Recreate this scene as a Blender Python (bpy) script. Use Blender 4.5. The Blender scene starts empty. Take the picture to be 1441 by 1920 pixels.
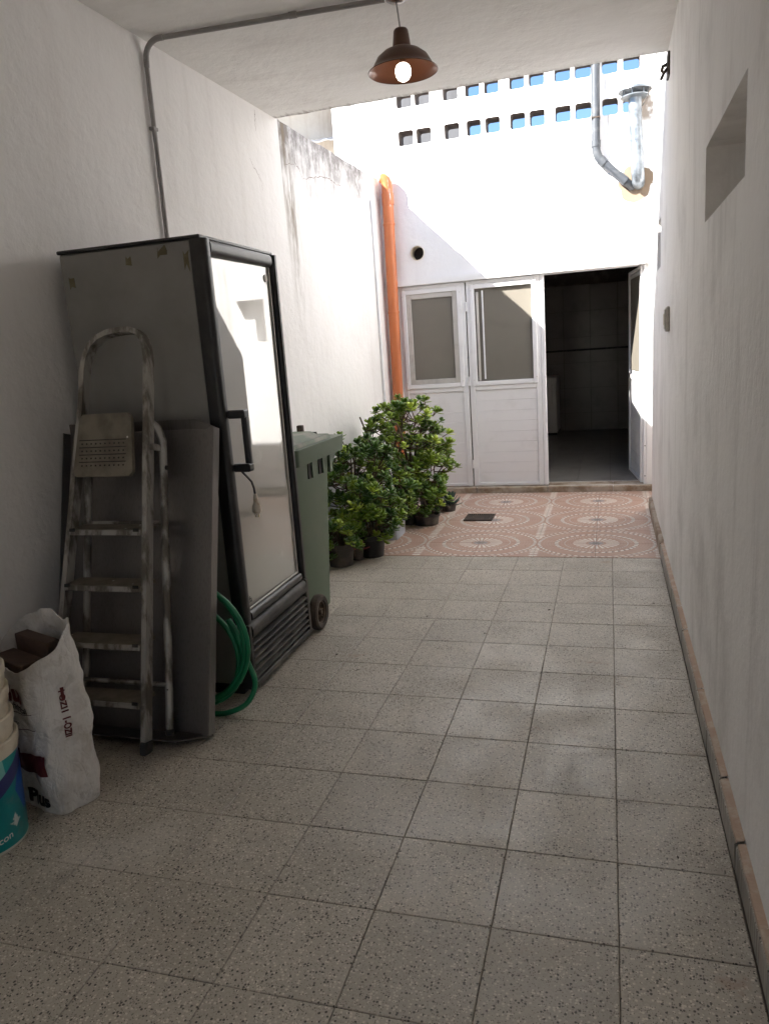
import bpy, math, random
from mathutils import Vector, Matrix, noise
R = math.radians
random.seed(7)
sc = bpy.context.scene
col = sc.collection

# ------------------------------------------------------------------ camera, sky, sun, exposure
cam_d = bpy.data.cameras.new('camera'); cam = bpy.data.objects.new('camera', cam_d); col.objects.link(cam)
def _rot(rx, ry, rz):
    return (Matrix.Rotation(rz, 3, 'Z') @ Matrix.Rotation(rx, 3, 'X') @ Matrix.Rotation(ry, 3, 'Y'))
_r = _rot(-0.209354779, 0.0708117625, 0.297108686)
_m = Matrix((( _r[0][0], _r[0][2], -_r[0][1]), (_r[1][0], _r[1][2], -_r[1][1]), (_r[2][0], _r[2][2], -_r[2][1]))).to_4x4()
_m.translation = Vector((-0.01582567, -4.95879787, 1.51389547))
cam.matrix_world = _m
cam_d.sensor_fit = 'VERTICAL'; cam_d.sensor_height = 36; cam_d.lens = 36 * 1409.697 / 1920
cam_d.clip_start = 0.05; cam_d.clip_end = 2000
sc.camera = cam

SUN = Vector((1.0, 0.82, -0.96)).normalized()
world = bpy.data.worlds.new('World'); sc.world = world; world.use_nodes = True
wn = world.node_tree; wn.nodes.clear()
wo = wn.nodes.new('ShaderNodeOutputWorld'); wb = wn.nodes.new('ShaderNodeBackground'); ws = wn.nodes.new('ShaderNodeTexSky')
ws.sky_type = 'NISHITA'; ws.sun_disc = False
ws.sun_elevation = math.asin(-SUN.z); ws.sun_rotation = math.atan2(-SUN.x, -SUN.y)
ws.dust_density = 0.0; ws.ozone_density = 5.0; ws.air_density = 0.9
wb.inputs[1].default_value = 0.055
wn.links.new(ws.outputs[0], wb.inputs[0]); wn.links.new(wb.outputs[0], wo.inputs[0])
sun_d = bpy.data.lights.new('sun', 'SUN'); sun = bpy.data.objects.new('sun', sun_d); col.objects.link(sun)
sun_d.energy = 5.0; sun_d.angle = R(0.5); sun_d.color = (1.0, 0.965, 0.91)
sun.rotation_euler = SUN.to_track_quat('-Z', 'Y').to_euler(); sun.location = (-6, -4, 9)
sc.view_settings.view_transform = 'Standard'; sc.view_settings.look = 'None'
sc.view_settings.gamma = 1.0; sc.view_settings.use_curve_mapping = False
sc.view_settings.exposure = 2.42
sc.render.engine = 'CYCLES'
cy = sc.cycles
cy.use_denoising = True; cy.max_bounces = 14; cy.diffuse_bounces = 9; cy.glossy_bounces = 4
cy.caustics_reflective = False; cy.caustics_refractive = False; cy.sample_clamp_indirect = 8

# ------------------------------------------------------------------ node helpers
class Mat:
    def __init__(s, name, colr=(.5, .5, .5), rough=.6, metal=0., spec=.5):
        s.m = bpy.data.materials.new(name); s.m.use_nodes = True
        s.t = s.m.node_tree; s.b = s.t.nodes['Principled BSDF']
        s.set('Base Color', colr); s.set('Roughness', rough); s.set('Metallic', metal); s.set('Specular IOR Level', spec)
        s._geo = s._tc = s._oi = None
    def set(s, k, v):
        i = s.b.inputs[k]
        if hasattr(v, 'links'): s.t.links.new(v, i)
        elif isinstance(v, (tuple, list)): i.default_value = (*v[:3], 1) if len(i.default_value) == 4 else v
        else: i.default_value = v
        return s
    def node(s, ty, *ins, **props):
        n = s.t.nodes.new(ty)
        for k, v in props.items(): setattr(n, k, v)
        for k, v in enumerate(ins):
            if v is None: continue
            s.inp(n.inputs[k], v)
        return n
    def inp(s, i, v):
        if hasattr(v, 'links'): s.t.links.new(v, i)
        elif isinstance(v, (tuple, list)) and len(i.default_value) == 4 and len(v) == 3: i.default_value = (*v, 1)
        else: i.default_value = v
    def pos(s):
        if not s._geo: s._geo = s.node('ShaderNodeNewGeometry')
        return s._geo.outputs['Position']
    def obj(s):
        if not s._tc: s._tc = s.node('ShaderNodeTexCoord')
        return s._tc.outputs['Object']
    def rnd(s):
        if not s._oi: s._oi = s.node('ShaderNodeObjectInfo')
        return s._oi.outputs['Random']
    def f(s, op, a, b=0., c=0., clamp=False):
        n = s.node('ShaderNodeMath', a, b, c, operation=op); n.use_clamp = clamp; return n.outputs[0]
    def vec(s, op, a, b=(0, 0, 0)):
        return s.node('ShaderNodeVectorMath', a, b, operation=op).outputs[0]
    def xyz(s, v): return s.node('ShaderNodeSeparateXYZ', v).outputs
    def comb(s, x, y, z): return s.node('ShaderNodeCombineXYZ', x, y, z).outputs[0]
    def noise(s, v, scale, detail=4., rough=.55, stretch=None, dist=0.):
        if stretch: v = s.vec('MULTIPLY', v, stretch)
        n = s.node('ShaderNodeTexNoise'); s.inp(n.inputs['Vector'], v)
        n.inputs['Scale'].default_value = scale; n.inputs['Detail'].default_value = detail
        n.inputs['Roughness'].default_value = rough; n.inputs['Distortion'].default_value = dist
        return n.outputs[0]
    def voro(s, v, scale, feature='F1', rnd=1.):
        n = s.node('ShaderNodeTexVoronoi', feature=feature); s.inp(n.inputs['Vector'], v)
        n.inputs['Scale'].default_value = scale; n.inputs['Randomness'].default_value = rnd
        return n
    def ramp(s, v, lo, hi, a=0., b=1.):
        n = s.node('ShaderNodeMapRange', v, lo, hi, a, b); n.clamp = True; n.interpolation_type = 'SMOOTHSTEP'; return n.outputs[0]
    def mix(s, fac, a, b, mode='MIX'):
        n = s.node('ShaderNodeMix', data_type='RGBA', blend_type=mode)
        s.inp(n.inputs[0], fac); s.inp(n.inputs[6], a); s.inp(n.inputs[7], b); return n.outputs[2]
    def bump(s, h, strength=.3, dist=.01):
        n = s.node('ShaderNodeBump'); n.inputs['Strength'].default_value = strength; n.inputs['Distance'].default_value = dist
        s.inp(n.inputs['Height'], h); s.set('Normal', n.outputs[0]); return s

def worn(name, c1, c2, rough=.6, metal=0., scale=6., lo=.45, hi=.7, bump=.15, bscale=60., stretch=None, spec=.5, local=False, rough2=None):
    m = Mat(name, c1, rough, metal, spec)
    p = m.obj() if local else m.pos()
    f = m.ramp(m.noise(p, scale, 6, .6, stretch), lo, hi)
    m.set('Base Color', m.mix(f, c1, c2))
    if rough2 is not None: m.set('Roughness', m.ramp(f, 0, 1, rough, rough2))
    if bump: m.bump(m.noise(p, bscale, 3, .6, stretch), bump, .004)
    return m.m

# ------------------------------------------------------------------ mesh helpers
PM = {}
class MB:
    def __init__(s): s.v = []; s.f = []; s.mi = []
    def add(s, vs, fs, mi=0):
        k = len(s.v); s.v += [tuple(q) for q in vs]
        for q in fs: s.f.append(tuple(i + k for i in q)); s.mi.append(mi)
        return s
    def box(s, x0, x1, y0, y1, z0, z1, mi=0):
        return s.add([(x, y, z) for z in (z0, z1) for y in (y0, y1) for x in (x0, x1)],
                     [(0, 2, 3, 1), (4, 5, 7, 6), (0, 1, 5, 4), (2, 6, 7, 3), (0, 4, 6, 2), (1, 3, 7, 5)], mi)
    def cbox(s, x0, x1, y0, y1, z0, z1, c=.004, mi=0):      # box with chamfered edges
        c = min(c, (x1-x0)*.45, (y1-y0)*.45, (z1-z0)*.45)
        vs = []; idx = {}
        for sx in (0, 1):
            for sy in (0, 1):
                for sz in (0, 1):
                    P = ((x0, x1)[sx], (y0, y1)[sy], (z0, z1)[sz]); D = (1-2*sx, 1-2*sy, 1-2*sz)
                    for a in range(3):
                        q = [P[k] + (0 if k == a else D[k]*c) for k in range(3)]
                        idx[sx, sy, sz, a] = len(vs); vs.append(q)
        fs = []
        for a in range(3):
            b, d = (a+1) % 3, (a+2) % 3
            for t in (0, 1):
                def k(u, w):
                    e = [0, 0, 0]; e[a] = t; e[b] = u; e[d] = w; return idx[(*e, a)]
                q = [k(0, 0), k(1, 0), k(1, 1), k(0, 1)]
                fs.append(q if t else q[::-1])
        for a in range(3):
            b, d = (a+1) % 3, (a+2) % 3
            for u in (0, 1):
                for w in (0, 1):
                    def k(t, ax):
                        e = [0, 0, 0]; e[a] = t; e[b] = u; e[d] = w; return idx[(*e, ax)]
                    q = [k(0, b), k(1, b), k(1, d), k(0, d)]
                    fs.append(q if (u ^ w) else q[::-1])
        for sx in (0, 1):
            for sy in (0, 1):
                for sz in (0, 1):
                    q = [idx[sx, sy, sz, a] for a in range(3)]
                    fs.append(q if (sx + sy + sz) % 2 else q[::-1])
        return s.add(vs, fs, mi)
    def prism(s, pts, axis, a, b, mi=0):     # polygon extruded along an axis
        n = len(pts)
        def P(u, w, t): return {0: (t, u, w), 1: (u, t, w), 2: (u, w, t)}[axis]
        vs = [P(u, w, a) for u, w in pts] + [P(u, w, b) for u, w in pts]
        fs = [tuple(range(n))[::-1], tuple(range(n, 2*n))] + [(i, (i+1) % n, n+(i+1) % n, n+i) for i in range(n)]
        return s.add(vs, fs, mi)
    def tube(s, path, rad, seg=10, cap=True, sect=None, up=(0, 0, 1), mi=0):
        path = [Vector(p) for p in path]; n = len(path)
        rads = rad if isinstance(rad, (list, tuple)) else [rad]*n
        T = []
        for i in range(n):
            t = (path[min(i+1, n-1)] - path[max(i-1, 0)]); T.append(t.normalized())
        u = Vector(up)
        if abs(u.dot(T[0])) > .95: u = Vector((1, 0, 0)) if abs(T[0].x) < .9 else Vector((0, 1, 0))
        a = (u - T[0]*u.dot(T[0])).normalized()
        vs = []
        for i in range(n):
            a = (a - T[i]*a.dot(T[i])).normalized(); b = T[i].cross(a)
            if sect: ring = [path[i] + a*p*rads[i] + b*q*rads[i] for p, q in sect]
            else: ring = [path[i] + (a*math.cos(2*math.pi*k/seg) + b*math.sin(2*math.pi*k/seg))*rads[i] for k in range(seg)]
            vs += ring
        m = len(sect) if sect else seg
        fs = [(i*m+k, i*m+(k+1) % m, (i+1)*m+(k+1) % m, (i+1)*m+k) for i in range(n-1) for k in range(m)]
        if cap: fs += [tuple(range(m))[::-1], tuple(range((n-1)*m, n*m))]
        return s.add(vs, fs, mi)
    def lathe(s, prof, seg=32, c=(0, 0, 0), axis='Z', mi=0, closed=False):
        c = Vector(c); vs = []; n = len(prof)
        for r, h in prof:
            for k in range(seg):
                a = 2*math.pi*k/seg; x, y = r*math.cos(a), r*math.sin(a)
                vs.append(c + (Vector((x, y, h)) if axis == 'Z' else Vector((h, x, y)) if axis == 'X' else Vector((y, h, x))))
        fs = [(i*seg+k, i*seg+(k+1) % seg, ((i+1) % n)*seg+(k+1) % seg, ((i+1) % n)*seg+k) for i in range(n if closed else n-1) for k in range(seg)]
        return s.add(vs, fs, mi)
    def build(s, name, mat=None, parent=None, smooth=False, world=True, label=None, kind=None, mats=None, ang=None):
        M = PM.get(parent.name, Matrix()) if (parent and world) else Matrix()
        inv = M.inverted()
        vs = [inv @ Vector(p) for p in s.v]
        lo = [min(p[i] for p in vs) for i in range(3)]; hi = [max(p[i] for p in vs) for i in range(3)]
        o0 = Vector(((lo[0]+hi[0])/2, (lo[1]+hi[1])/2, lo[2]))
        me = bpy.data.meshes.new(name); me.from_pydata([p - o0 for p in vs], [], s.f)
        for m in (mats or [mat]): me.materials.append(m)
        if mats: me.polygons.foreach_set('material_index', s.mi)
        import bmesh
        bm = bmesh.new(); bm.from_mesh(me); bmesh.ops.recalc_face_normals(bm, faces=bm.faces); bm.to_mesh(me); bm.free()
        if smooth:
            me.polygons.foreach_set('use_smooth', [True]*len(me.polygons))
            me.set_sharp_from_angle(angle=R(ang or 40))
        me.update()
        o = bpy.data.objects.new(name, me); col.objects.link(o); o.location = o0
        if parent: o.parent = parent
        PM[o.name] = M @ Matrix.Translation(o0)
        if label: o['label'] = label
        if kind: o['kind'] = kind
        return o

def thing(name, label, cat, loc=(0, 0, 0), rz=0., group=None):
    o = bpy.data.objects.new(name, None); col.objects.link(o); o.empty_display_size = .1
    o.location = loc; o.rotation_euler = (0, 0, rz)
    o['label'] = label; o['category'] = cat
    if group: o['group'] = group
    PM[o.name] = Matrix.Translation(Vector(loc)) @ Matrix.Rotation(rz, 4, 'Z')
    return o
def tag(o, label, cat, group=None):
    o['label'] = label; o['category'] = cat
    if group: o['group'] = group
    return o
def inst(src, name, parent, loc, rot=(0, 0, 0), scale=(1, 1, 1)):
    o = bpy.data.objects.new(name, src); col.objects.link(o); o.parent = parent
    o.location = loc; o.rotation_euler = rot; o.scale = scale
    return o
def text_mesh(txt, size, bold=0., shear=0.):
    cu = bpy.data.curves.new('lettering', 'FONT'); cu.body = txt; cu.size = size; cu.offset = bold; cu.shear = shear
    cu.resolution_u = 3
    o = bpy.data.objects.new('lettering', cu); col.objects.link(o)
    bpy.context.view_layer.update()
    me = bpy.data.meshes.new_from_object(o.evaluated_get(bpy.context.evaluated_depsgraph_get()))
    vs = [v.co.copy() for v in me.vertices]; fs = [tuple(p.vertices) for p in me.polygons]
    bpy.data.objects.remove(o); bpy.data.curves.remove(cu); bpy.data.meshes.remove(me)
    return vs, fs
def arc(c, u, w, r, a0, a1, n):
    c, u, w = Vector(c), Vector(u), Vector(w)
    return [c + u*r*math.cos(a0+(a1-a0)*i/n) + w*r*math.sin(a0+(a1-a0)*i/n) for i in range(n+1)]

# ------------------------------------------------------------------ materials
def plaster(name, base=(.82, .805, .795), dirt=(.58, .55, .52), amount=.35, cracks=False, stain=None, streak=(5, 5, .35)):
    m = Mat(name, base, .85, 0, .25); p = m.pos()
    f = m.ramp(m.noise(p, 1.6, 6, .6), .48, .78, 0, amount)
    c = m.mix(f, base, dirt)
    s = m.ramp(m.noise(p, 1.8, 5, .6, streak), .5, .8, 0, amount)
    c = m.mix(s, c, dirt)
    sp = m.ramp(m.noise(p, 26, 3, .6), .70, .76, 0, .35)
    c = m.mix(sp, c, tuple(x*.75 for x in base))
    h = m.noise(p, 5, 6, .65)
    if cracks:
        w = m.vec('ADD', p, m.vec('MULTIPLY', m.node('ShaderNodeTexNoise', m.vec('MULTIPLY', p, (4, 4, 4))).outputs['Color'], (.35, .35, .35)))
        d = m.voro(m.vec('MULTIPLY', w, (1, 1, .6)), .9, 'DISTANCE_TO_EDGE').outputs['Distance']
        k = m.f('MULTIPLY', m.ramp(d, .0, .006, 1, 0), m.ramp(m.noise(p, .9, 2), .56, .62))
        c = m.mix(m.f('MULTIPLY', k, .75), c, (.2, .17, .15))
    if stain: c = stain(m, c)
    m.set('Base Color', c); m.bump(m.f('ADD', h, m.f('MULTIPLY', m.noise(p, 19, 5, .6), .35)), .42, .022); return m.m
def left_stain(m, c):
    p = m.pos(); x, y, z = m.xyz(p)
    dz = m.f('SUBTRACT', 3.2, z)
    st = m.noise(p, 1.0, 8, .7, (7, 7, 2.2)); st2 = m.noise(p, 1.0, 8, .72, (34, 34, 1.5))
    s = m.f('ADD', m.f('MULTIPLY', st, 1.1), m.f('MULTIPLY', st2, .55))
    k = m.f('SUBTRACT', s, m.f('MULTIPLY', m.f('POWER', m.f('MAXIMUM', dz, 0.), .6), 1.15))
    k = m.f('MULTIPLY', m.ramp(k, -.05, .62), m.ramp(m.noise(p, 11, 7, .7), .30, .6, .45, 1))
    k = m.f('MULTIPLY', k, m.ramp(y, .47, .49)); k = m.f('MULTIPLY', k, m.ramp(y, 2.2, 2.5, 1, .45))
    c = m.mix(m.f('MULTIPLY', k, .88), c, (.125, .11, .105))
    # brownish run-off beside the roof slab edge
    e = m.f('ABSOLUTE', m.f('SUBTRACT', y, m.f('ADD', .56, m.f('MULTIPLY', dz, .05))))
    e = m.f('MULTIPLY', m.ramp(e, .02, .17, 1, 0), m.ramp(dz, .4, 1.7, 1, 0))
    e = m.f('MULTIPLY', e, m.ramp(m.noise(p, 1., 6, .65, (14, 14, 2.2)), .38, .62)); e = m.f('MULTIPLY', e, m.ramp(y, .47, .49))
    return m.mix(m.f('MULTIPLY', e, .9), c, (.20, .16, .115))
M_left = plaster('left_wall_plaster', stain=left_stain, amount=.22)
M_right = plaster('right_wall_plaster', base=(.83, .81, .79), dirt=(.50, .475, .45), amount=.6, cracks=False, streak=(4, 4, .5))
def back_stain(m, c):
    p = m.pos(); x, y, z = m.xyz(p)
    k = m.f('MULTIPLY', m.ramp(m.noise(p, 1, 6, .65, (7, 7, 1.2)), .5, .72), m.ramp(z, 3.2, 3.9))
    c = m.mix(m.f('MULTIPLY', k, .8), c, (.24, .205, .17))
    d = m.f('ADD', m.f('POWER', m.f('MULTIPLY', m.f('SUBTRACT', x, .235), 1.0), 2.), m.f('POWER', m.f('MULTIPLY', m.f('SUBTRACT', z, 2.86), .95), 2.))
    d = m.f('ADD', m.f('SQRT', d), m.f('MULTIPLY', m.f('SUBTRACT', m.noise(p, 9, 4), .5), .12))
    c = m.mix(m.ramp(d, .145, .15, 1, 0), c, (.24, .185, .135))
    q = m.f('MULTIPLY', m.ramp(x, -.02, .02), m.f('MULTIPLY', m.ramp(z, 3.36, 3.42), m.ramp(z, 3.72, 3.66)))
    q = m.f('MULTIPLY', q, m.ramp(m.noise(p, 7, 4), .45, .55))
    return m.mix(m.f('MULTIPLY', q, .8), c, (.26, .2, .15))
M_back = plaster('back_wall_plaster', base=(.81, .805, .80), amount=.15, stain=back_stain)
def ceil_stain(m, c):
    p = m.pos(); x, y, z = m.xyz(p)
    e = m.f('ADD', y, m.f('MULTIPLY', m.noise(p, 1, 5, .65, (22, 5, 5)), .22))
    c = m.mix(m.f('MULTIPLY', m.ramp(e, .49, .60), m.ramp(x, -2.3, .4, .95, .35)), c, (.25, .21, .18))
    b = m.f('MULTIPLY', m.ramp(e, .565, .60), m.ramp(m.noise(p, 14, 3), .45, .6))
    return m.mix(b, c, (.28, .13, .08))
M_ceil = plaster('ceiling_plaster', base=(.85, .835, .815), dirt=(.60, .57, .54), amount=.35, cracks=False, stain=ceil_stain, streak=(.6, 3, 3))
M_hole = worn('shaded_hollow_brick', (.13, .10, .085), (.20, .165, .14), .9, scale=12)  # bare brick, darkened in colour for the shade inside the vent holes
M_neigh = plaster('neighbour_plaster', base=(.62, .58, .53), dirt=(.36, .27, .2), amount=.55)
M_house = plaster('house_plaster', base=(.10, .10, .105), dirt=(.06, .06, .06), amount=.6, cracks=False)

def mk_terrazzo(name, base, base2, dark, light, sc_=130., local=True):
    m = Mat(name, base, .42, 0, .4)
    p = m.pos()
    off = m.vec('SCALE', (1, 1, 1)); 
    pv = m.comb(*[m.f('ADD', m.xyz(p)[i], m.f('MULTIPLY', m.rnd(), (3.1, 7.7, 0)[i])) for i in range(3)])
    pv = m.vec('MULTIPLY', pv, (1, 1, .01))
    big = m.noise(pv, 3.2, 5, .6)
    c = m.mix(m.ramp(big, .35, .7), base, base2)
    c = m.mix(m.ramp(m.noise(pv, 130, 2), .4, .65, 0, .5), c, tuple(x*.78 for x in base))
    v = m.voro(pv, sc_); cell = m.xyz(v.outputs['Color'])
    wob = m.f('ADD', v.outputs['Distance'], m.f('MULTIPLY', m.noise(pv, 260, 2), .25))
    blk = m.f('MULTIPLY', m.ramp(wob, .52, .58, 1, 0), m.ramp(cell[0], .80, .81))
    wht = m.f('MULTIPLY', m.ramp(wob, .52, .60, 1, 0), m.ramp(cell[1], .66, .67))
    v2 = m.voro(m.vec('ADD', pv, (3.3, 1.7, 0)), sc_*1.9); c2 = m.xyz(v2.outputs['Color'])
    tiny = m.f('MULTIPLY', m.ramp(v2.outputs['Distance'], .38, .45, 1, 0), m.ramp(c2[0], .80, .81))
    c = m.mix(m.f('MULTIPLY', wht, .8), c, light)
    c = m.mix(m.f('MULTIPLY', tiny, .7), c, dark)
    c = m.mix(m.f('MULTIPLY', blk, .92), c, dark)
    tone = m.ramp(m.rnd(), 0, 1, .95, 1.04)
    c = m.mix(1., c, m.node('ShaderNodeCombineColor', tone, tone, m.f('MULTIPLY', tone, .985)).outputs[0], 'MULTIPLY')
    # trodden grime and a few stains in the place itself
    g = m.ramp(m.noise(p, 1.3, 7, .66), .52, .74, 0, .45)
    c = m.mix(g, c, (.16, .14, .12))
    pale = m.ramp(m.noise(m.vec('ADD', p, (9, 4, 0)), 1.7, 6, .62), .56, .75, 0, .4)
    c = m.mix(pale, c, (.62, .585, .53))
    rust = m.f('MULTIPLY', m.ramp(m.noise(m.vec('ADD', p, (2.2, 7, 0)), 2.6, 6, .72), .62, .70), .4)
    c = m.mix(rust, c, (.3, .18, .11))
    m.set('Base Color', c)
    m.set('Roughness', m.ramp(m.noise(p, 4, 5), .3, .7, .34, .6))
    m.bump(m.noise(p, 50, 4, .6), .12, .004)
    return m.m
M_terr = mk_terrazzo('terrazzo', (.41, .37, .315), (.48, .435, .37), (.045, .038, .032), (.66, .61, .53))
M_skirt = mk_terrazzo('skirting_terrazzo', (.30, .28, .25), (.36, .335, .30), (.05, .045, .04), (.5, .47, .43))
M_grout = worn('tile_grout', (.13, .11, .09), (.20, .175, .15), .9, scale=8)
M_brick = worn('skirting_mortar_top', (.42, .31, .235), (.50, .43, .355), .85, scale=14, bump=.5, bscale=90)

def mk_mosaic():
    m = Mat('mosaic_tile_print', (.4, .25, .19), .5, 0, .4); p = m.pos(); x, y, z = m.xyz(p)
    u = m.f('MULTIPLY', m.f('SUBTRACT', m.f('FRACT', m.f('ADD', m.f('DIVIDE', m.f('ADD', x, .115), .87), .5)), .5), .87)
    v = m.f('MULTIPLY', m.f('SUBTRACT', m.f('FRACT', m.f('ADD', m.f('DIVIDE', m.f('SUBTRACT', y, .72), .775), .5)), .5), .87)
    r = m.f('SQRT', m.f('ADD', m.f('MULTIPLY', u, u), m.f('MULTIPLY', v, v)))
    th = m.f('ADD', m.f('DIVIDE', m.f('ARCTAN2', v, u), 2*math.pi), .5)
    def band(a, b): return m.f('MULTIPLY', m.ramp(r, a-.002, a+.002), m.ramp(r, b-.002, b+.002, 1, 0))
    def dash(n, duty, tw=0.):
        t = m.f('ADD', m.f('MULTIPLY', th, n), m.f('MULTIPLY', r, tw))
        return m.f('LESS_THAN', m.f('FRACT', t), duty)
    base = m.mix(m.ramp(m.noise(p, 7, 5), .35, .7), (.44, .28, .21), (.49, .345, .275))
    lines = m.f('MULTIPLY', m.f('LESS_THAN', m.f('FRACT', m.f('MULTIPLY', r, 46)), .22), .35)
    c = m.mix(lines, base, (.33, .2, .15))
    lines2 = m.f('MULTIPLY', m.f('LESS_THAN', m.f('FRACT', m.f('ADD', m.f('MULTIPLY', th, 60), m.f('MULTIPLY', m.f('FLOOR', m.f('MULTIPLY', r, 46)), .37))), .12), .25)
    c = m.mix(lines2, c, (.33, .2, .15))
    W, G = (.72, .685, .62), (.22, .20, .19)
    for (a, b, n, tw) in ((.276, .304, 38, 9.), (.408, .428, 56, -14.), (.452, .466, 64, 12.), (.225, .232, 60, 0.)):
        bd = band(a, b)
        c = m.mix(bd, c, m.mix(dash(n, .52, tw), m.mix(dash(n, .8, tw), base, G), W))
    rays = m.f('MULTIPLY', dash(24, .5), band(.075, .168))
    c = m.mix(rays, c, W)
    c = m.mix(band(-.01, .055), c, m.mix(m.f('MULTIPLY', dash(8, .5, 4), m.ramp(r, .03, .034)), G, (.42, .4, .4)))
    au = m.f('ABSOLUTE', u)
    sq = m.f('MULTIPLY', m.f('GREATER_THAN', au, .400), m.f('LESS_THAN', m.f('FRACT', m.f('MULTIPLY', y, 20.)), .55))
    sq = m.f('MULTIPLY', sq, m.f('MULTIPLY', m.f('GREATER_THAN', r, .445), m.f('LESS_THAN', m.f('FRACT', m.f('MULTIPLY', m.f('SUBTRACT', .435, au), 30.)), .85)))
    c = m.mix(sq, c, W)
    g = m.ramp(m.noise(p, 2.3, 6, .65), .46, .75, 0, .35); c = m.mix(g, c, (.28, .21, .17))
    c = m.mix(m.ramp(m.noise(p, 60, 3), .5, .75, 0, .35), c, (.36, .27, .22))
    m.set('Base Color', c); m.bump(m.noise(p, 90, 3), .15, .003)
    return m.m
M_mosaic = mk_mosaic()
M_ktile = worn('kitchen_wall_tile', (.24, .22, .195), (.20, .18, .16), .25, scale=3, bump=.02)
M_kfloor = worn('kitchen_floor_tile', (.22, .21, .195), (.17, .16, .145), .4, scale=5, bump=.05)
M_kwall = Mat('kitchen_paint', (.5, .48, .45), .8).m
M_white = worn('white_painted_aluminium', (.80, .80, .81), (.72, .72, .72), .38, scale=5, lo=.5, hi=.8, bump=.03, bscale=30)
M_alum = worn('bare_aluminium_sash', (.55, .53, .50), (.45, .43, .4), .5, .3, scale=8)
def mk_pane():
    m = Mat('dusty_patterned_glass', (.17, .155, .125), .32, 0, .5); p = m.pos()
    d = m.ramp(m.noise(p, 1.0, 5, .6, (16, 16, 1.4)), .35, .75)
    m.set('Base Color', m.mix(m.noise(p, 9, 4), (.165, .15, .125), (.185, .17, .142))); m.set('Roughness', .3)
    m.bump(m.noise(p, 160, 2), .05, .002); return m.m
M_pane = mk_pane()
M_step = worn('step_stone', (.42, .36, .29), (.24, .17, .11), .8, scale=7, lo=.4, hi=.65, bump=.4, bscale=50)
M_grey = worn('grey_painted_steel', (.27, .26, .245), (.20, .19, .175), .45, .0, scale=2.2, lo=.35, hi=.8, bump=.04)
M_black = worn('black_plastic', (.018, .017, .017), (.035, .032, .03), .38, scale=9, bump=.05)
M_grille = worn('dusty_grille', (.03, .028, .026), (.10, .09, .075), .6, scale=6, lo=.4, hi=.7, bump=.1)
def mk_fglass():
    m = Mat('fridge_glass', (.34, .33, .30), .03, 0, .5); p = m.pos()
    d = m.f('MULTIPLY', m.ramp(m.noise(p, 5, 5, .7), .58, .75), .5)
    m.set('Base Color', m.mix(d, (.40, .39, .35), (.50, .49, .45))); m.set('IOR', 2.3)
    m.set('Roughness', m.ramp(d, 0, .5, .015, .09)); return m.m
M_fglass = mk_fglass()
M_steel = worn('brushed_stainless', (.22, .205, .195), (.195, .18, .17), .36, .85, scale=3, bump=.05, bscale=8, stretch=(60, 60, 1.2), rough2=.5)
M_lad = worn('weathered_aluminium', (.42, .40, .37), (.17, .15, .125), .5, .45, scale=14, lo=.42, hi=.60, bump=.25, bscale=70, stretch=(1, 1, .35), rough2=.75)
def mk_plat():
    m = Mat('paint_spattered_step', (.3, .26, .2), .7); p = m.pos()
    c = m.mix(m.ramp(m.noise(p, 12, 6), .35, .7), (.22, .195, .15), (.14, .115, .085))
    s = m.voro(p, 34); k = m.f('MULTIPLY', m.ramp(s.outputs['Distance'], .12, .2, 1, 0), m.ramp(m.xyz(s.outputs['Color'])[0], .9, .91))
    m.set('Base Color', m.mix(k, c, (.75, .73, .68))); m.bump(m.noise(p, 70, 4), .3, .004); return m.m
M_plat = mk_plat()
M_dark = worn('dark_rubber_and_shade', (.03, .027, .024), (.07, .06, .05), .8, scale=20)
def mk_bag():
    m = Mat('white_woven_sack', (.5, .5, .5), .5, 0, .4); p = m.pos()
    c = m.mix(m.ramp(m.noise(p, 5, 6, .65), .42, .72), (.70, .68, .655), (.47, .43, .375))
    c = m.mix(m.ramp(m.noise(p, 14, 6, .7), .56, .74, 0, .7), c, (.33, .29, .24))
    m.set('Base Color', c)
    r1 = m.f('ABSOLUTE', m.f('SUBTRACT', m.noise(p, 9, 4, .5, (1, 1, .55), .8), .5)); r2 = m.f('ABSOLUTE', m.f('SUBTRACT', m.noise(p, 22, 3, .5, None, .6), .5))
    m.bump(m.f('ADD', m.f('POWER', r1, .6), m.f('MULTIPLY', m.f('POWER', r2, .7), .5)), .55, .03); return m.m
M_bag = mk_bag()
M_wood = worn('dark_brown_board', (.075, .042, .027), (.045, .026, .018), .7, scale=6, stretch=(1, 8, 8))
M_ink = Mat('dark_red_ink', (.10, .012, .014), .6).m
M_inkb = Mat('black_ink', (.02, .016, .016), .6).m
M_cream = worn('cream_bucket_plastic', (.66, .60, .49), (.45, .37, .26), .5, scale=9, lo=.5, hi=.75, bump=.1)
M_orange_ink = Mat('orange_red_ink', (.6, .12, .04), .5).m
M_whiteink = Mat('white_ink', (.75, .76, .76), .5).m
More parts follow.
